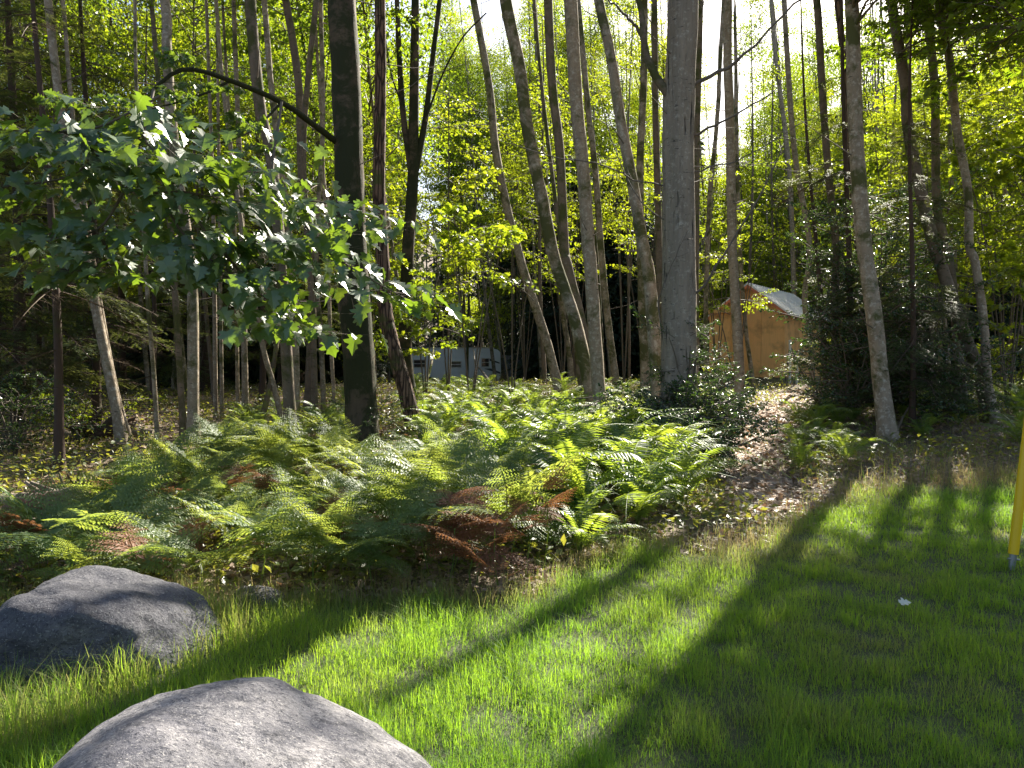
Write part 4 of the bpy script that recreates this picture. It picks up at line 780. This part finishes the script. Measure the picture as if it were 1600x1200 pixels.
# ------------------------------------------------------------------ boulders
from mathutils import noise as mn
def granite(name, a, b_, dark, lich, spots, mossy=0.0):
    m, t, b, out = newmat(name); v = coords(t); n1 = noise(t, 2.2, 6, .65, v, .5); n2 = noise(t, 55, 4, .8, v); n3 = noise(t, 14, 6, .75, v, 1.0); n4 = noise(t, 5, 5, .7, coords(t, (1, 2.5, 3)), .5)
    c = mixc(t, ramp(t, n1.outputs['Fac'], [(.35, (0, 0, 0)), (.65, (1, 1, 1))]).outputs[0], a, b_)
    c = mixc(t, ramp(t, n2.outputs['Fac'], [(.52, (0, 0, 0)), (.64, (1, 1, 1))]).outputs[0], c, dark)
    c = mixc(t, ramp(t, n4.outputs['Fac'], [(.50, (0, 0, 0)), (.66, (.8, .8, .8))]).outputs[0], c, tuple(x * .7 for x in dark))
    c = mixc(t, ramp(t, n3.outputs['Fac'], [(.60, (0, 0, 0)), (.7, (.6, .6, .6))]).outputs[0], c, lich)
    n6 = noise(t, 85, 3, .7, v); n7 = noise(t, 7, 6, .8, v, .8)
    c = mixc(t, ramp(t, n7.outputs['Fac'], [(.45, (0, 0, 0)), (.6, (.6, .6, .6))]).outputs[0], c, tuple(x * 1.5 for x in dark)); c = mixc(t, ramp(t, n6.outputs['Fac'], [(.58, (0, 0, 0)), (.66, (.7, .7, .7))]).outputs[0], c, lich)
    if spots:
        vo = N(t, 'ShaderNodeTexVoronoi'); vo.inputs['Scale'].default_value = 13; t.links.new(v, vo.inputs['Vector']); vo.inputs['Randomness'].default_value = 1
        wn = noise(t, 18, 4, .7, v); ad = N(t, 'ShaderNodeMath', operation='MULTIPLY_ADD'); t.links.new(wn.outputs['Fac'], ad.inputs[0]); ad.inputs[1].default_value = .5; t.links.new(vo.outputs['Distance'], ad.inputs[2])
        sel = N(t, 'ShaderNodeSeparateColor'); t.links.new(vo.outputs['Color'], sel.inputs[0]); th = N(t, 'ShaderNodeMath', operation='MULTIPLY'); t.links.new(sel.outputs[0], th.inputs[0]); th.inputs[1].default_value = .34
        lt = N(t, 'ShaderNodeMath', operation='LESS_THAN'); t.links.new(ad.outputs[0], lt.inputs[0]); t.links.new(th.outputs[0], lt.inputs[1])
        c = mixc(t, lt.outputs[0], c, lich)
    t.links.new(c, b.inputs['Base Color']); b.inputs['Roughness'].default_value = .8; b.inputs['Specular IOR Level'].default_value = .3
    h = N(t, 'ShaderNodeMath', operation='ADD'); t.links.new(n2.outputs['Fac'], h.inputs[0]); t.links.new(n3.outputs['Fac'], h.inputs[1]); bump(t, b, h.outputs[0], .8, .02); return m
M['granite'] = granite('pale_granite', (.17, .165, .185), (.36, .34, .335), (.05, .05, .062), (.48, .455, .43), False)
M['granite_dark'] = granite('dark_granite', (.075, .075, .09), (.15, .145, .155), (.035, .035, .045), (.27, .27, .27), True)
def boulder(cx, cy, planes, seed, mat, label, amp=.03, p=9, nu=120, nv=70):
    base = Vector((cx, cy, float(terrain(cx, cy)) - .05)); th = np.linspace(0, 2 * np.pi, nu, endpoint=False); ph = np.linspace(-.45, np.pi / 2, nv)
    TH, PH = np.meshgrid(th, ph); D = np.stack([np.cos(TH) * np.cos(PH), np.sin(TH) * np.cos(PH), np.sin(PH)], -1)
    inv = np.zeros(TH.shape)
    for n, d in planes: inv += np.maximum(D @ (np.array(n) / np.linalg.norm(n)), 0.) ** p / d ** p
    Rr = inv ** (-1 / p); V = D * Rr[..., None]
    F1 = np.array([mn.fractal(Vector(q) * 2.2 + Vector((seed, 0, 0)), 1, 2, 5) for q in V.reshape(-1, 3)]).reshape(TH.shape)
    F2 = np.array([1 - abs(mn.noise(Vector(q) * 3.7 + Vector((0, seed, 0)))) * 2.2 for q in V.reshape(-1, 3)]).reshape(TH.shape)
    V = V + D * (amp * F1 - amp * .45 * np.clip(F2, .3, 1))[..., None]
    i = np.arange(nv - 1)[:, None] * nu; j = np.arange(nu)[None]; j2 = (j + 1) % nu; q = np.stack([i + j, i + j2, i + nu + j2, i + nu + j], -1).reshape(-1, 4)
    mb = MB(); mb.add(V.reshape(-1, 3), q, 0, smooth=True); return link('boulder', mb.mesh('boulder', [M[mat]], False), None, base, label=label, cat='boulder')
boulder(-1.02, 2.75, [((-1, 0, .25), .72), ((1, 0, .1), 1.3), ((.38, .05, 1), .445), ((-.16, 0, 1), .54), ((0, 0, 1), .54), ((0, 1, .3), .55), ((0, -1, .5), .66), ((.7, -.7, .4), .85), ((-.7, -.7, .4), .68), ((-.75, .6, .5), .58), ((.7, .7, .3), .75), ((.8, 0, .8), .70), ((-.75, 0, .8), .60), ((0, 0, -1), .5)], 3.1, 'granite', 'pale speckled granite boulder with a broad rounded top lying in the grass', .035)
boulder(-2.3, 4.38, [((-1, -.1, .2), .60), ((-.5, -.85, .15), .60), ((.25, -1, .06), .50), ((.9, -.45, .2), .58), ((1, .3, .3), .68), ((.30, .1, 1), .49), ((-.14, -.08, 1), .50), ((-.75, 0, .8), .56), ((.2, 1, .3), .56), ((-.5, .8, .3), .58), ((.7, -.2, .8), .57), ((.75, -.8, .3), .56), ((0, 0, -1), .4)], 9.4, 'granite_dark', 'dark lichen spotted boulder with a sunlit pale end beside the ferns', .05, 10)
boulder(-1.72, 5.35, [((-1, 0, .4), .2), ((1, 0, .2), .2), ((.3, 0, 1), .15), ((-.4, -.2, 1), .17), ((0, -1, .4), .16), ((0, 1, .3), .16), ((0, 0, -1), .2)], 5.5, 'granite_dark', 'small grey rock half sunk in grass beyond the lichen spotted boulder', .025, 8, 60, 36)

# ------------------------------------------------------------------ yellow pole, pale leaf on the lawn
b0 = ground(1580, 893); yp = link('yellow_pole', None, None, b0, (0, R(6.0), 0), label='yellow painted steel pole with a metal foot standing in the lawn', cat='pole')
m_, t_, b_, o_ = newmat('yellow_paint'); n_ = noise(t_, 30, 5, .7, coords(t_)); n5 = noise(t_, 9, 6, .8, coords(t_, (1, 1, .4)))
c_ = mixc(t_, n_.outputs['Fac'], (.76, .46, .008), (.85, .55, .015)); c_ = mixc(t_, ramp(t_, n5.outputs['Fac'], [(.68, (0, 0, 0)), (.72, (1, 1, 1))]).outputs[0], c_, (.2, .1, .03)); t_.links.new(c_, b_.inputs['Base Color']); b_.inputs['Roughness'].default_value = .38; M['yellow'] = m_
M['steel'] = plain('dull_steel', (.3, .3, .32), .45, .3, 20, metal=.7)
part('tube', 'yellow', yp, lambda mb: tube(mb, [(0, 0, .13), (0, 0, 1.2), (0, 0, 2.45)], .037, 24)); part('foot', 'steel', yp, lambda mb: tube(mb, [(0, 0, -.05), (0, 0, .12), (0, 0, .129)], [.024, .028, .028], 16)); part('bolt', 'steel', yp, lambda mb: tube(mb, [(-.045, -.01, .09), (.045, -.01, .09)], .008, 8)); part('cap', 'yellow', yp, lambda mb: tube(mb, [(0, 0, 2.451), (0, 0, 2.48), (0, 0, 2.5)], [.041, .041, .022], 20))
M['paleleaf'] = leafmat('pale_leaf', (.62, .62, .52), (.7, .7, .6), (.5, .5, .35), .2, .5, .4)
b0 = ground(1417, 962); mb = MB(); leaves(mb, [[-.04, 0, 0]], np.array([[1., .2, .25]]), np.array([[0, -.55, 1.]]), .085, (MAPLE[0] * np.array([1, .7]), MAPLE[1]), 0, .35, .3); link('fallen_leaf', mb.mesh('fallen_leaf', [M['paleleaf']]), None, (b0.x, b0.y, b0.z + .075), label='pale curled leaf lying on the shaded lawn', cat='leaf')

b0 = ground(1090, 868); link('fallen_leaf', bpy.data.meshes['fallen_leaf'], None, (b0.x, b0.y, b0.z + .09), (0, 0, 2), .8, label='pale curled leaf lying in dry grass at the foot of the path', cat='leaf')
# ------------------------------------------------------------------ logs, sticks, stump
def stick(name, pts, r0, r1, mat, label, cat='log', lift=.0, stubs=3):
    W_ = [ground(x, y) for x, y, *_ in pts]; W_ = [np.array(p) + np.array([0, 0, (q[2] if len(q) > 2 else r0 * .6)]) for p, q in zip(W_, pts)]; b = W_[0].copy(); P = spline(np.array(W_) - b, 16); mb = MB(); tube(mb, P, np.linspace(r0, r1, 16), 9, 0, lump=.12)
    for _ in range(stubs):
        j = rng.integers(3, 14); d = unit(rvec(1)[0] + np.array([0, 0, .8])); tube(mb, np.array([P[j], P[j] + d * r0 * 3]), [r0 * .35, r0 * .15], 5, 0)
    return link(name, mb.mesh(name, [M[mat]], False), None, tuple(b), label=label, cat=cat)
stick('fallen_log', [(-30, 800), (60, 795), (128, 782)], .13, .10, 'log', 'pale weathered log lying past the dark boulder among litter'); stick('fallen_log', [(-40, 838), (40, 826), (110, 815)], .07, .05, 'log', 'thinner pale log lying nearer the dark boulder than the weathered log')
stick('fallen_log', [(40, 778), (90, 770), (140, 760)], .07, .06, 'mosslog', 'moss covered log below the thin bent fir'); stick('fallen_branch', [(98, 742), (135, 744), (172, 748)], .025, .015, 'log', 'pale stick at the foot of the thin bent fir', 'branch')
stick('fallen_log', [(80, 688), (150, 684), (240, 682)], .09, .07, 'log', 'brown log lying behind the leaning pale edged alder'); stick('fallen_log', [(380, 688), (440, 694), (560, 690)], .07, .05, 'mosslog', 'mossy log lying between the brown alder and the mossy maple')
stick('fallen_log', [(690, 636), (715, 650), (738, 664)], .07, .06, 'log', 'sunlit log lying in the ferns past the reddish fir'); stick('fallen_log', [(655, 652), (690, 655), (705, 660)], .11, .09, 'mosslog', 'short mossy log by the reddish fir foot'); stick('fallen_log', [(780, 622), (800, 618), (826, 616)], .05, .04, 'log', 'thin log lying in sunlit grass before the metal shed')
stick('dead_sapling', [(780, 624, .0), (757, 600, .35), (742, 590, 1.2), (732, 590, 1.75)], .05, .035, 'deadwood', 'dark bent dead sapling leaning before the trailer', 'branch'); stick('dead_sapling', [(741, 624, 0), (743, 610, .6), (740, 600, 1.3)], .04, .02, 'deadwood', 'short upright dead stem beside the bent dead sapling', 'branch')
stick('dead_sapling', [(652, 634, .3), (668, 622, .55), (676, 612, 1.0), (678, 606, 1.6)], .05, .02, 'mosslog', 'mossy hooked branch rising past the forked maple foot', 'branch'); stick('fallen_branch', [(600, 810, .3), (570, 770, .3), (560, 740, .35)], .015, .006, 'log', 'pale dead stick poking from ferns below the mossy maple', 'branch')
stick('leaning_pole', [(404, 678, 0), (424, 664, .9), (440, 655, 2.2)], .06, .045, 'mosslog', 'mossy pole leaning across the pale thin alder', 'pole', stubs=1); stick('fallen_branch', [(440, 690), (470, 704), (510, 716)], .02, .01, 'log', 'thin stick lying before the mossy maple', 'branch'); stick('fallen_branch', [(1390, 700), (1420, 660, .3), (1450, 640, .6)], .02, .01, 'log', 'grey broken branch propped by the stout grey alder', 'branch')
stick('fallen_branch', [(1130, 742), (1165, 735), (1200, 728)], .015, .01, 'log', 'stick lying across the foot of the path', 'branch')
b0 = ground(160, 690); mb = MB()
for k in range(26):
    a = random.uniform(0, 6.28); d = np.array([math.cos(a), math.sin(a) * .4, random.uniform(-.1, 1.0)]); l = random.uniform(.2, .55); tube(mb, np.array([(0, 0, .15), d * l * .6 + np.array([0, 0, .15]), d * l + rvec(1, .1)[0] + np.array([0, 0, .1])]), [.09, .05, .012], 6, 0, lump=.15)
link('root_stump', mb.mesh('root_stump', [M['conifer_bark']], False), None, b0, label='dark upturned root stump behind the leaning pale edged alder', cat='stump')

# ------------------------------------------------------------------ ferns
random.seed(16); rng = np.random.default_rng(16)
def plant(name, p, s, label, group, protos, n, cat='fern', tilt=(-.75, -.1), stem=None):
    nr = nearest(p.x, p.y); sz = 'large' if s > .95 else ('small' if s < .8 else 'middle sized')
    root = link(name, None, None, p, (0, 0, random.random() * 6.28), label='%s %s growing nearest the %s' % (sz, label, nr), cat=cat, group='%s ferns nearest the %s' % (name.split('_')[0], nr))
    if stem:
        h = stem * random.uniform(.6, 1.15); mb = STEMS[random.randrange(len(STEMS))]; st = link('stem', mb, root, (0, 0, -.02), (random.uniform(-.2, .2), random.uniform(-.2, .2), 0), (1, 1, h)); 
        for i in range(n):
            f = 1 - .45 * i / n; link('frond', random.choice(protos), root, (0, 0, h * f), (random.uniform(-.35, .35), random.uniform(-.85, .25), i * 2.4 + random.uniform(-.4, .4)), s * random.uniform(.7, 1.1))
    else:
        for i in range(n): link('frond', random.choice(protos), root, (0, 0, .02), (random.uniform(-.3, .3), random.uniform(*tilt), i * 6.283 / n + random.uniform(-.3, .3)), s * random.uniform(.7, 1.15))
STEMS = []
for k in range(3):
    mb = MB(); tube(mb, [(0, 0, 0), (.02, 0, .5), (0, .02, 1)], [.006, .005, .004], 5); STEMS.append(mb.mesh('stem', [M['bracken']]))
used = [(t_[1].x, t_[1].y) for t_ in TREES.values()]
def scatter(poly, n, sep, bounds):
    out = []; tr = 0
    while len(out) < n and tr < 9000:
        tr += 1; x, y = random.uniform(*bounds[:2]), random.uniform(*bounds[2:]); a, b = project(x, y, terrain(x, y))
        if not inpoly([float(a)], [float(b)], poly)[0] or lawn_depth(x, y) > -6: continue
        if any((x - c) ** 2 + (y - d) ** 2 < sep * sep for c, d in used) or near_path(np.array([x]), np.array([y]), .55)[0]: continue
        used.append((x, y)); out.append(Vector((x, y, float(terrain(x, y)))))
    return out
ZA = [(-120, 895), (120, 850), (200, 790), (260, 765), (480, 760), (545, 790), (590, 930), (420, 945), (-60, 955), (-200, 900)]
for p in scatter(ZA, 95, .40, (-7, -.8, 5.2, 13)): plant('bracken_fern', p, random.uniform(.55, 1.15), 'lacy green bracken fern', 'bracken bed behind the boulders', BRACK * 3 + RUSTF[:1], random.choice((4, 5, 6)), stem=random.uniform(.25, .55))
ZB = [(590, 790), (680, 735), (950, 705), (1080, 740), (1085, 800), (960, 850), (860, 905), (700, 935), (590, 920)]
for p in scatter([(580, 820), (700, 770), (820, 780), (800, 830), (860, 900), (640, 930), (560, 900)], 42, .42, (-3, 2, 5.6, 13)): plant('bracken_fern', p, random.uniform(.8, 1.1), 'lacy green bracken fern', 'bracken in the middle mound', BRACK, 5, stem=.6)
for p in scatter([(740, 760), (1085, 740), (1085, 810), (900, 850), (760, 860)], 22, .55, (-1, 4, 6.5, 11)): plant('sword_fern', p, random.uniform(1.15, 1.4), 'deep green sword fern', 'x', SWORD, 13, tilt=(-.95, -.3))
for p in scatter(ZB, 52, .45, (-3.5, 4, 6, 16)): plant('sword_fern', p, random.uniform(.7, 1.05), 'deep green sword fern', 'sword ferns before the big grey tree', SWORD, random.choice((9, 11, 13)))
for p in scatter([(330, 705), (560, 700), (575, 790), (330, 790)], 26, .42, (-5, -1, 8, 14)): plant('bracken_fern', p, random.uniform(.6, 1.0), 'lacy green bracken fern', 'x', BRACK, 5, stem=.45)
for p in scatter([(650, 665), (1010, 650), (1030, 740), (650, 750)], 34, .5, (-2.5, 4, 9, 17)): plant('sword_fern', p, random.uniform(.8, 1.2), 'deep green sword fern', 'x', SWORD, 12, tilt=(-.9, -.2))
for p in scatter([(1190, 650), (1330, 660), (1345, 735), (1220, 750)], 12, .6, (3.5, 7, 9, 18)): plant('sword_fern', p, random.uniform(.7, .95), 'deep green sword fern', 'sword ferns by the path', SWORD, 11)
for p in scatter([(1380, 600), (1640, 590), (1680, 720), (1400, 715)], 34, .6, (6, 16, 10, 24)): plant('sword_fern', p, random.uniform(.8, 1.1), 'deep green sword fern', 'sword ferns under the leaning alders', SWORD, 11)
for p in scatter([(640, 604), (1010, 590), (1030, 660), (900, 670), (640, 665)], 60, .7, (-5, 6, 13, 26)): plant('sword_fern', p, random.uniform(.6, .95), 'deep green sword fern', 'sword ferns on the sunlit rise', SWORD, 9)
for p in scatter([(380, 650), (560, 650), (560, 715), (380, 700)], 24, .5, (-7, -1, 10, 20)): plant('sword_fern', p, random.uniform(.6, .9), 'deep green sword fern', 'sword ferns by the mossy maple', SWORD, 9)
for p in scatter([(1090, 615), (1160, 610), (1150, 690), (1095, 700)], 9, .6, (3, 8, 11, 26)): plant('sword_fern', p, random.uniform(.6, .85), 'deep green sword fern', 'ferns at the path edge', SWORD, 10)
for px, py in ((705, 905), (745, 912), (780, 920), (735, 925), (820, 905), (850, 890), (700, 922), (560, 880)): p = ground(px, py); plant('dead_bracken', p, random.uniform(.5, .8), 'rust brown dead bracken', 'dead bracken at the lawn edge', RUSTF, 4, stem=.55)

random.seed(17); rng = np.random.default_rng(17)
# ------------------------------------------------------------------ grass, litter, ground cover (uncountable)
_lat = rng.random((256, 256))
def vn(x, y, s):
    x = np.asarray(x) / s + 500; y = np.asarray(y) / s + 500; i = np.floor(x).astype(int); j = np.floor(y).astype(int); a = x - i; b = y - j; a = a * a * (3 - 2 * a); b = b * b * (3 - 2 * b); g = lambda p, q: _lat[p % 256, q % 256]
    return (g(i, j) * (1 - a) + g(i + 1, j) * a) * (1 - b) + (g(i, j + 1) * (1 - a) + g(i + 1, j + 1) * a) * b
def blades(mb, x, y, h, wd, var, dry, lean=.55):
    n = len(x); z = terrain(x, y); a = rng.random(n) * 6.283; d = np.stack([np.cos(a), np.sin(a), 0 * a], -1); sd = np.stack([-np.sin(a), np.cos(a), 0 * a], -1); ln = (rng.random(n) * lean + .1)[:, None] * h[:, None]
    P = np.stack([x, y, z - .005], -1); up = np.array([0, 0, 1.]); w1 = wd[:, None] * sd; H = h[:, None]
    V = np.stack([P - w1, P + w1, P + d * ln * .35 + up * H * .6 + w1 * .7, P + d * ln * .35 + up * H * .6 - w1 * .7, P + d * ln + up * H * (1 - .25 * ln / H)], 1).reshape(-1, 3)
    o = np.arange(n)[:, None] * 5; mb.add(V, o + np.array([[0, 1, 2, 3]]), 0, np.repeat(var, 5), dry=np.repeat(dry, 5))
    mb.f.append(o + np.array([[3, 2, 4]]) + mb.n - 5 * n); mb.mi.append(np.zeros(n)); mb.sm.append(np.zeros(n, bool))
n = 780000; d = 1.9 + rng.random(n) ** .95 * 11.5; a = rng.uniform(-1.0, 1.0, n); x, y = d * np.sin(a), d * np.cos(a); ld = lawn_depth(x, y); k = (ld > rng.normal(0, 9, n)) & (rng.random(n) < .35 + 1.1 * vn(x, y, .16)); x, y, ld, d = x[k], y[k], ld[k], d[k]
tuft = .55 * vn(x, y, .16) + .25 * vn(x, y, .5) + .3 * vn(x + 40, y, .07) - .05; pat = vn(x, y, .9) * .6 + vn(x, y, .35) * .4; edge = np.exp(-np.clip(ld, 0, 500) / 22); rgt = np.clip((x - 1.2) / 2, 0, 1)
dryp = np.clip((pat - .60) * 3.2, 0, .8) * (.35 + .35 * rgt) + edge * .8 * (.4 + vn(x, y, .6)); dry = np.clip(dryp + rng.normal(0, .12, len(x)), 0, 1) * (rng.random(len(x)) < .9)
qx, qy = project(x, y, terrain(x, y)); bz = inpoly(qx, qy, [(-200, 1080), (60, 1060), (330, 950), (420, 990), (180, 1110), (0, 1200), (-300, 1250)]); dry = np.where(bz, np.clip(dry + rng.random(len(x)) * .75 - .1, 0, 1), dry)
h = (1 + .5 * bz) * (.025 + .15 * tuft ** 1.5 + .06 * edge + .05 * np.clip(-x, 0, 2) / 2) * (.4 + 1.1 * rng.random(len(x)) ** 1.7) * (1 - .3 * np.clip((pat - .6) * 4, 0, 1) * rgt); var = np.clip(vn(x, y, 1.3) * .7 + rng.random(len(x)) * .5 - .1, 0, 1)
mb = MB(); blades(mb, x, y, h, (.0009 + .00019 * d) * rng.uniform(.6, 1.2, len(x)), var, dry, 1.05)
link('lawn_grass', mb.mesh('lawn_grass', [M['grass']]), kind='stuff', label='bright green lawn grass between the boulders and the wood', cat='grass')
n = 120000; d = 4.5 + rng.random(n) * 22; a = rng.uniform(-.75, .75, n); x, y = d * np.sin(a), d * np.cos(a); ld = lawn_depth(x, y); px, py = project(x, y, terrain(x, y))
pz = np.exp(-np.abs(ld) / 28) * (ld < 25) * .9; pz = np.where(inpoly(px, py, [(1090, 700), (1350, 690), (1600, 690), (1600, 750), (1330, 775), (1200, 860), (1090, 870)]), .8, pz); pz = np.where(inpoly(px, py, [(790, 575), (1060, 575), (1060, 640), (790, 650)]), .7, pz); pz = np.where(inpoly(px, py, [(0, 690), (560, 700), (620, 790), (520, 760), (0, 780)]), .35, pz); pz = np.where(inpoly(px, py, ZA), .28, pz)
pz = pz * np.clip(vn(x, y, .4) * 1.6 - .1, 0, 1) * np.where(near_path(x, y, .5), .15, 1) + .03 * (ld < -5); k = rng.random(n) < pz; x, y, d = x[k], y[k], d[k]
mb = MB(); blades(mb, x, y, rng.uniform(.08, .26, len(x)), .0012 + .00018 * d, rng.random(len(x)), np.clip(rng.normal(.85, .25, len(x)), 0, 1), 1.3)
link('dry_grass', mb.mesh('dry_grass', [M['grass']]), kind='stuff', label='tan dry grass along the wood edge and the path', cat='grass')
def forest_pts(n, dmax=32):
    d = 5.5 + rng.random(n) * (dmax - 5.5); a = rng.uniform(-.75, .75, n); x, y = d * np.sin(a), d * np.cos(a); ld = lawn_depth(x, y); return x, y, ld, d
x, y, ld, d = forest_pts(60000); k = (ld < 5) & ((vn(x, y, .5) > .3) | near_path(x, y, .8)); x, y, d = x[k], y[k], d[k]; n = len(x); T = unit(rvec(n) * np.array([1, 1, .25])); mb = MB()
leaves(mb, np.stack([x, y, terrain(x, y) + .02 + rng.random(n) * .02], -1), T, unit(np.array([0, 0, 1.]) + rvec(n, .35)), rng.uniform(.05, .11, n), DIAM, 0, .2, .2)
n = 2600; x = pp[rng.integers(0, 40, n), 0] + rng.normal(0, .35, n); y = pp[rng.integers(0, 40, n), 1]; q = rng.integers(0, 40, n); x = pp[q, 0] + rng.normal(0, .4, n); y = pp[q, 1] + rng.normal(0, .4, n)
leaves(mb, np.stack([x, y, terrain(x, y) + .03], -1), unit(rvec(n) * np.array([1, 1, .2])), unit(np.array([0, 0, 1.]) + rvec(n, .3)), rng.uniform(.05, .11, n), DIAM, 0, .2, .2)
link('leaf_litter', mb.mesh('leaf_litter', [M['litter']]), kind='stuff', label='brown fallen leaves covering the forest floor', cat='leaves')
x, y, ld, d = forest_pts(150000); px, py = project(x, y, terrain(x, y)); den = np.clip(vn(x, y, 1.1) * 1.6 - .2, 0, 1) * (ld < -12) * np.where(near_path(x, y, .45), 0, 1) * np.where(inpoly(px, py, [(560, 690), (1100, 690), (1100, 640), (560, 640)]), .9, .7)
k = rng.random(len(x)) < den; x, y = x[k], y[k]; n = len(x); mb = MB()
leaves(mb, np.stack([x, y, terrain(x, y) + .02 + rng.random(n) ** 1.5 * (.1 + .28 * vn(x, y, .7))], -1), unit(rvec(n) * np.array([1, 1, .4])), unit(np.array([0, 0, 1.]) + rvec(n, .4)), rng.uniform(.04, .1, n), DIAM, 0, .2, .15)
link('ground_cover', mb.mesh('ground_cover', [M['cover']]), kind='stuff', label='low green trailing plants on the forest floor', cat='ground cover')
